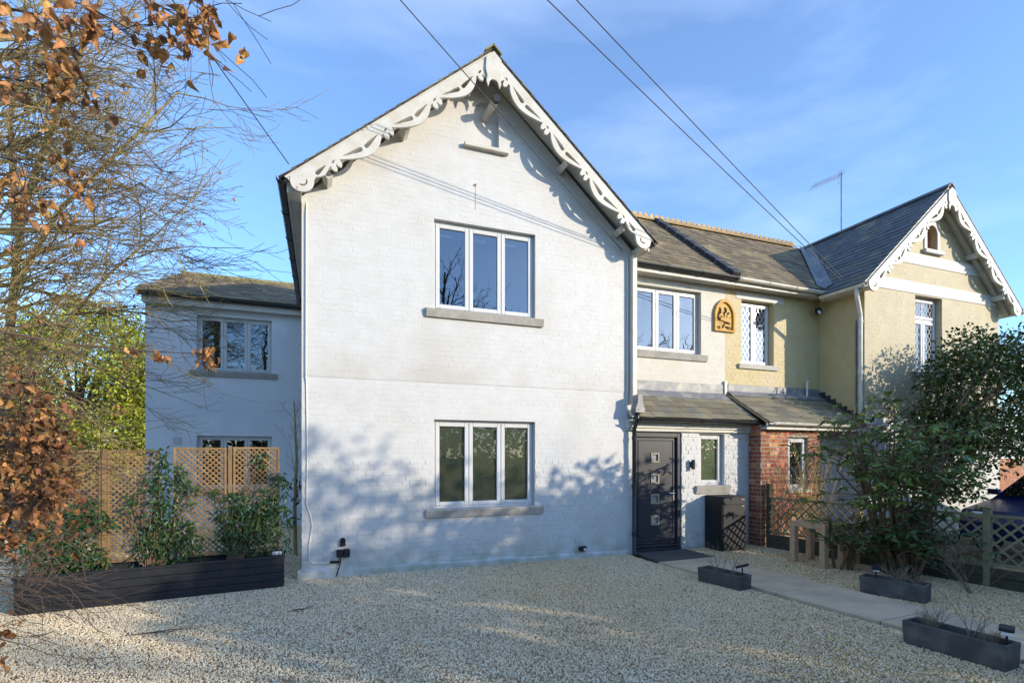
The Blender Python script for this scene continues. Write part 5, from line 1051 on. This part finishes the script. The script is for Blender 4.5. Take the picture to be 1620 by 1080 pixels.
cable(at(1331,444,9.18), PT+V((-.2,0,.05)), .10, 'lower of the two cables running to the yellow house eaves'); cable(at(1333,440,9.18), PT+V((.35,-.1,.1)), .06, 'upper of the two cables running to the yellow house eaves')

# blue car beyond the fence, brick garden wall far right
CR = V((12.35,4.75,0)); car = thing('parked_car', CR, 'dark blue parked car half hidden beyond the fence and bush', 'car')
side = [(-2.0,.28),(-2.05,.55),(-1.95,.74),(-1.1,.90),(-.45,1.36),(.2,1.46),(1.1,1.43),(1.75,1.12),(2.0,1.02),(2.05,.6),(1.98,.28)]
bd = MB(); n = len(side); hw = .86
for y_, k in ((-1,.0),(-1,1),(1,1),(1,0)):
    pass
for y_ in (-hw, -hw*.98, hw*.98, hw): bd.v += [(CR.x+x, CR.y+(y_ if z < .95 else y_*(1-.28*(z-.95)/.5)), z if abs(y_) < hw else z-(0.02 if z > .5 else 0)) for x, z in side]
for r_ in range(3):
    for i in range(n): bd.f.append((r_*n+i, r_*n+(i+1)%n, (r_+1)*n+(i+1)%n, (r_+1)*n+i))
bd.f.append(tuple(range(n))[::-1]); bd.f.append(tuple(range(3*n,4*n))); bd.build('body', MT['car_paint'], car, bevel=.025, seg=2)
q = MB(); q.quad((CR.x-1.08,CR.y-.72,.935),(CR.x-1.08,CR.y+.72,.935),(CR.x-.50,CR.y+.62,1.345),(CR.x-.50,CR.y-.62,1.345)); q.v = [(a-.018,b2,c+.02) for a, b2, c in q.v]; q.build('windscreen', MT['glass_car'], car)
for s_ in (-1,1):
    q = MB(); q.quad((CR.x-.85,CR.y+s_*.865,.98),(CR.x-.35,CR.y+s_*.70,1.34),(CR.x+1.0,CR.y+s_*.68,1.36),(CR.x+1.4,CR.y+s_*.84,1.0)); q.build('side_window', MT['glass_car'], car)
    for x in (-1.3,1.3):
        q = MB().tube([(CR.x+x,CR.y+s_*.70,.31),(CR.x+x,CR.y+s_*.885,.31)], .31, 20); wl = q.build('wheel', MT['tyre'], car); q = MB().tube([(CR.x+x,CR.y+s_*.88,.31),(CR.x+x,CR.y+s_*.893,.31)], .2, 16); q.build('rim', MT['steel'], wl)
    q = MB(); q.obox((CR.x-1.95,CR.y+s_*.62,.66), (1,0,.3), (0,1,0), (0,0,1), .06, .16, .06); q.build('headlight', MT['lamp_lens'], car, bevel=.01)
    q = MB(); q.obox((CR.x-.80,CR.y+s_*.97,1.0), (1,0,0), (0,1,0), (0,0,1), .06, .08, .05); q.build('mirror', MT['car_paint'], car, bevel=.015)
bwl = thing('garden_wall', (24,10.5,0), 'sunlit orange brick garden wall glimpsed at the right edge', 'wall'); o = poly_prism(rect(17.5,34,-.1,1.55), [], frontT(10.5), .22, 'wall_core', MT['mortar'], bwl); bricks(o, frontT(10.5), lambda z: (17.5,24), .02, 1.55, lambda z: [], MT['red_brick'], .006, .003, seed=61)
# fallen twigs and leaves on the drive
rnd = random.Random(12)
for (x, y), L, lab in (((215,1008),.55,'dark fallen twig lying on the gravel left of centre'),((470,968),.16,'short dark twig on the gravel near the white wall')):
    p = at(x,y,1.65*809/(y-721)); b = MB()
    for k in range(4): grow(b, (p.x+rnd.uniform(-.1,.1),p.y+rnd.uniform(-.03,.03),.028), (1,rnd.uniform(-.1,.35),0), L*rnd.uniform(.6,1), .005, 1, rnd, -.004, .35, 2, None, .5, 4, .08, None, .002)
    tag(b.build('fallen_twig', MT['twig']), lab, 'twig', 'fallen twigs on the gravel')
P_ = [(rnd.uniform(-2.5,4.6), rnd.uniform(3.0,7.0), .026) for _ in range(46)]+[(rnd.uniform(6.2,7.3), rnd.uniform(4.9,6.9), .028) for _ in range(50)]
tag(leaves('fallen_leaves', P_, unit(96)*np.array([1,1,.15]), RNG.uniform(.03,.06,96), MT['beech_leaf'], None, 'oval', .4, .5, up=unit(96)*.3+np.array([0,0,1])), 'scattered brown leaves lying on the gravel', 'leaves', kind='stuff')

# ------------------------------------------------------------------ what stands behind and beside the camera: it shades the drive and shows in the windows
def hedge_bush(loc, rad, h, label, seed, n=3200, sz=.16):
    cs = shell((loc[0],loc[1],h*.5), (rad,rad,h*.5), 60, seed, .1); return crown_tree('hedge_tree', loc, label, 'tree', cs, n, sz, MT['leaf_hedge'], MT['bark_dark'], h*.5, .10, seed, .55, 'evergreen trees behind the camera along the drive', 'oval')
hb = [((9.6,1.9,0),.9,3.0),((10.5,.7,0),1.1,3.8),((10.9,-.8,0),1.25,4.3),((11.2,-2.3,0),1.3,5.0),((11.0,-3.9,0),1.3,6.0),((10.8,-5.4,0),1.2,5.4)]
for i, (l, r, h) in enumerate(hb): hedge_bush(l, r, h, 'evergreen in the row to the right of the drive, %s from the house' % ('first second third fourth fifth sixth seventh eighth'.split()[i]), 100+i)
for i, (l, s_) in enumerate((((5.5,-9.5,0),1),((1.5,-11,0),1),((9.5,-13,0),1),((19,-10.5,0),.62),((-3.5,-10,0),1))):
    rnd = random.Random(200+i); L = V(l); lim = []
    for k in range(16): z = (3+6.5*k/15)*s_; a = rnd.uniform(0,2*pi); lim.append((L+V((0,0,z)), (cos(a),sin(a),.75), 3.4*s_*(1-.35*k/15), .05))
    bare_tree('roadside_tree', L, lim, '%s roadside tree behind the camera' % ('tall leafless','twin leafless','old leafless','distant leafless','far left leafless')[i], 300+i, 'bare trees along the road', [L,L+V((.1,0,3*s_)),L+V((0,.1,6.5*s_)),L+V((.1,.1,10.5*s_))], 'bark_dark', 4, 2, None, .6, .05, .008)

# far hedgerow and wood across the road, out of the picture; it shows in the ground floor panes
hn = 36000; hp_ = np.column_stack([RNG.uniform(-45,60,hn), RNG.normal(-24,1.0,hn), RNG.random(hn)*6.6]); hp_[:,2] *= .85+.15*np.sin(hp_[:,0]*.45)
tag(leaves('far_hedgerow', hp_, unit(hn), RNG.uniform(.28,.5,hn), MT['leaf_hedge'], None, 'oval', .2, .2), 'dense evergreen hedgerow on the far side of the road', 'hedgerow', kind='stuff')
for i, (l, hgt) in enumerate((((27,-24,0),1.15),((34,-27,0),1.2),((22,-27,0),1.0))):
    rnd = random.Random(400+i); L = V(l); lim = []
    for k in range(16): z = (3+6.5*k/15)*hgt; a = rnd.uniform(0,2*pi); lim.append((L+V((0,0,z)), (cos(a),sin(a),.75), 4.0*hgt*(1-.35*k/15), .07))
    bare_tree('roadside_tree', L, lim, ('bare tree over the far hedgerow, middle of three', 'bare tree over the far hedgerow, rightmost of three', 'bare tree over the far hedgerow, leftmost of three')[i], 500+i, 'bare trees along the road', [L,L+V((.1,0,3*hgt)),L+V((0,.1,6.5*hgt)),L+V((.1,.1,10.5*hgt))], 'bark_dark', 5, 2, None, .6, .05, .012)
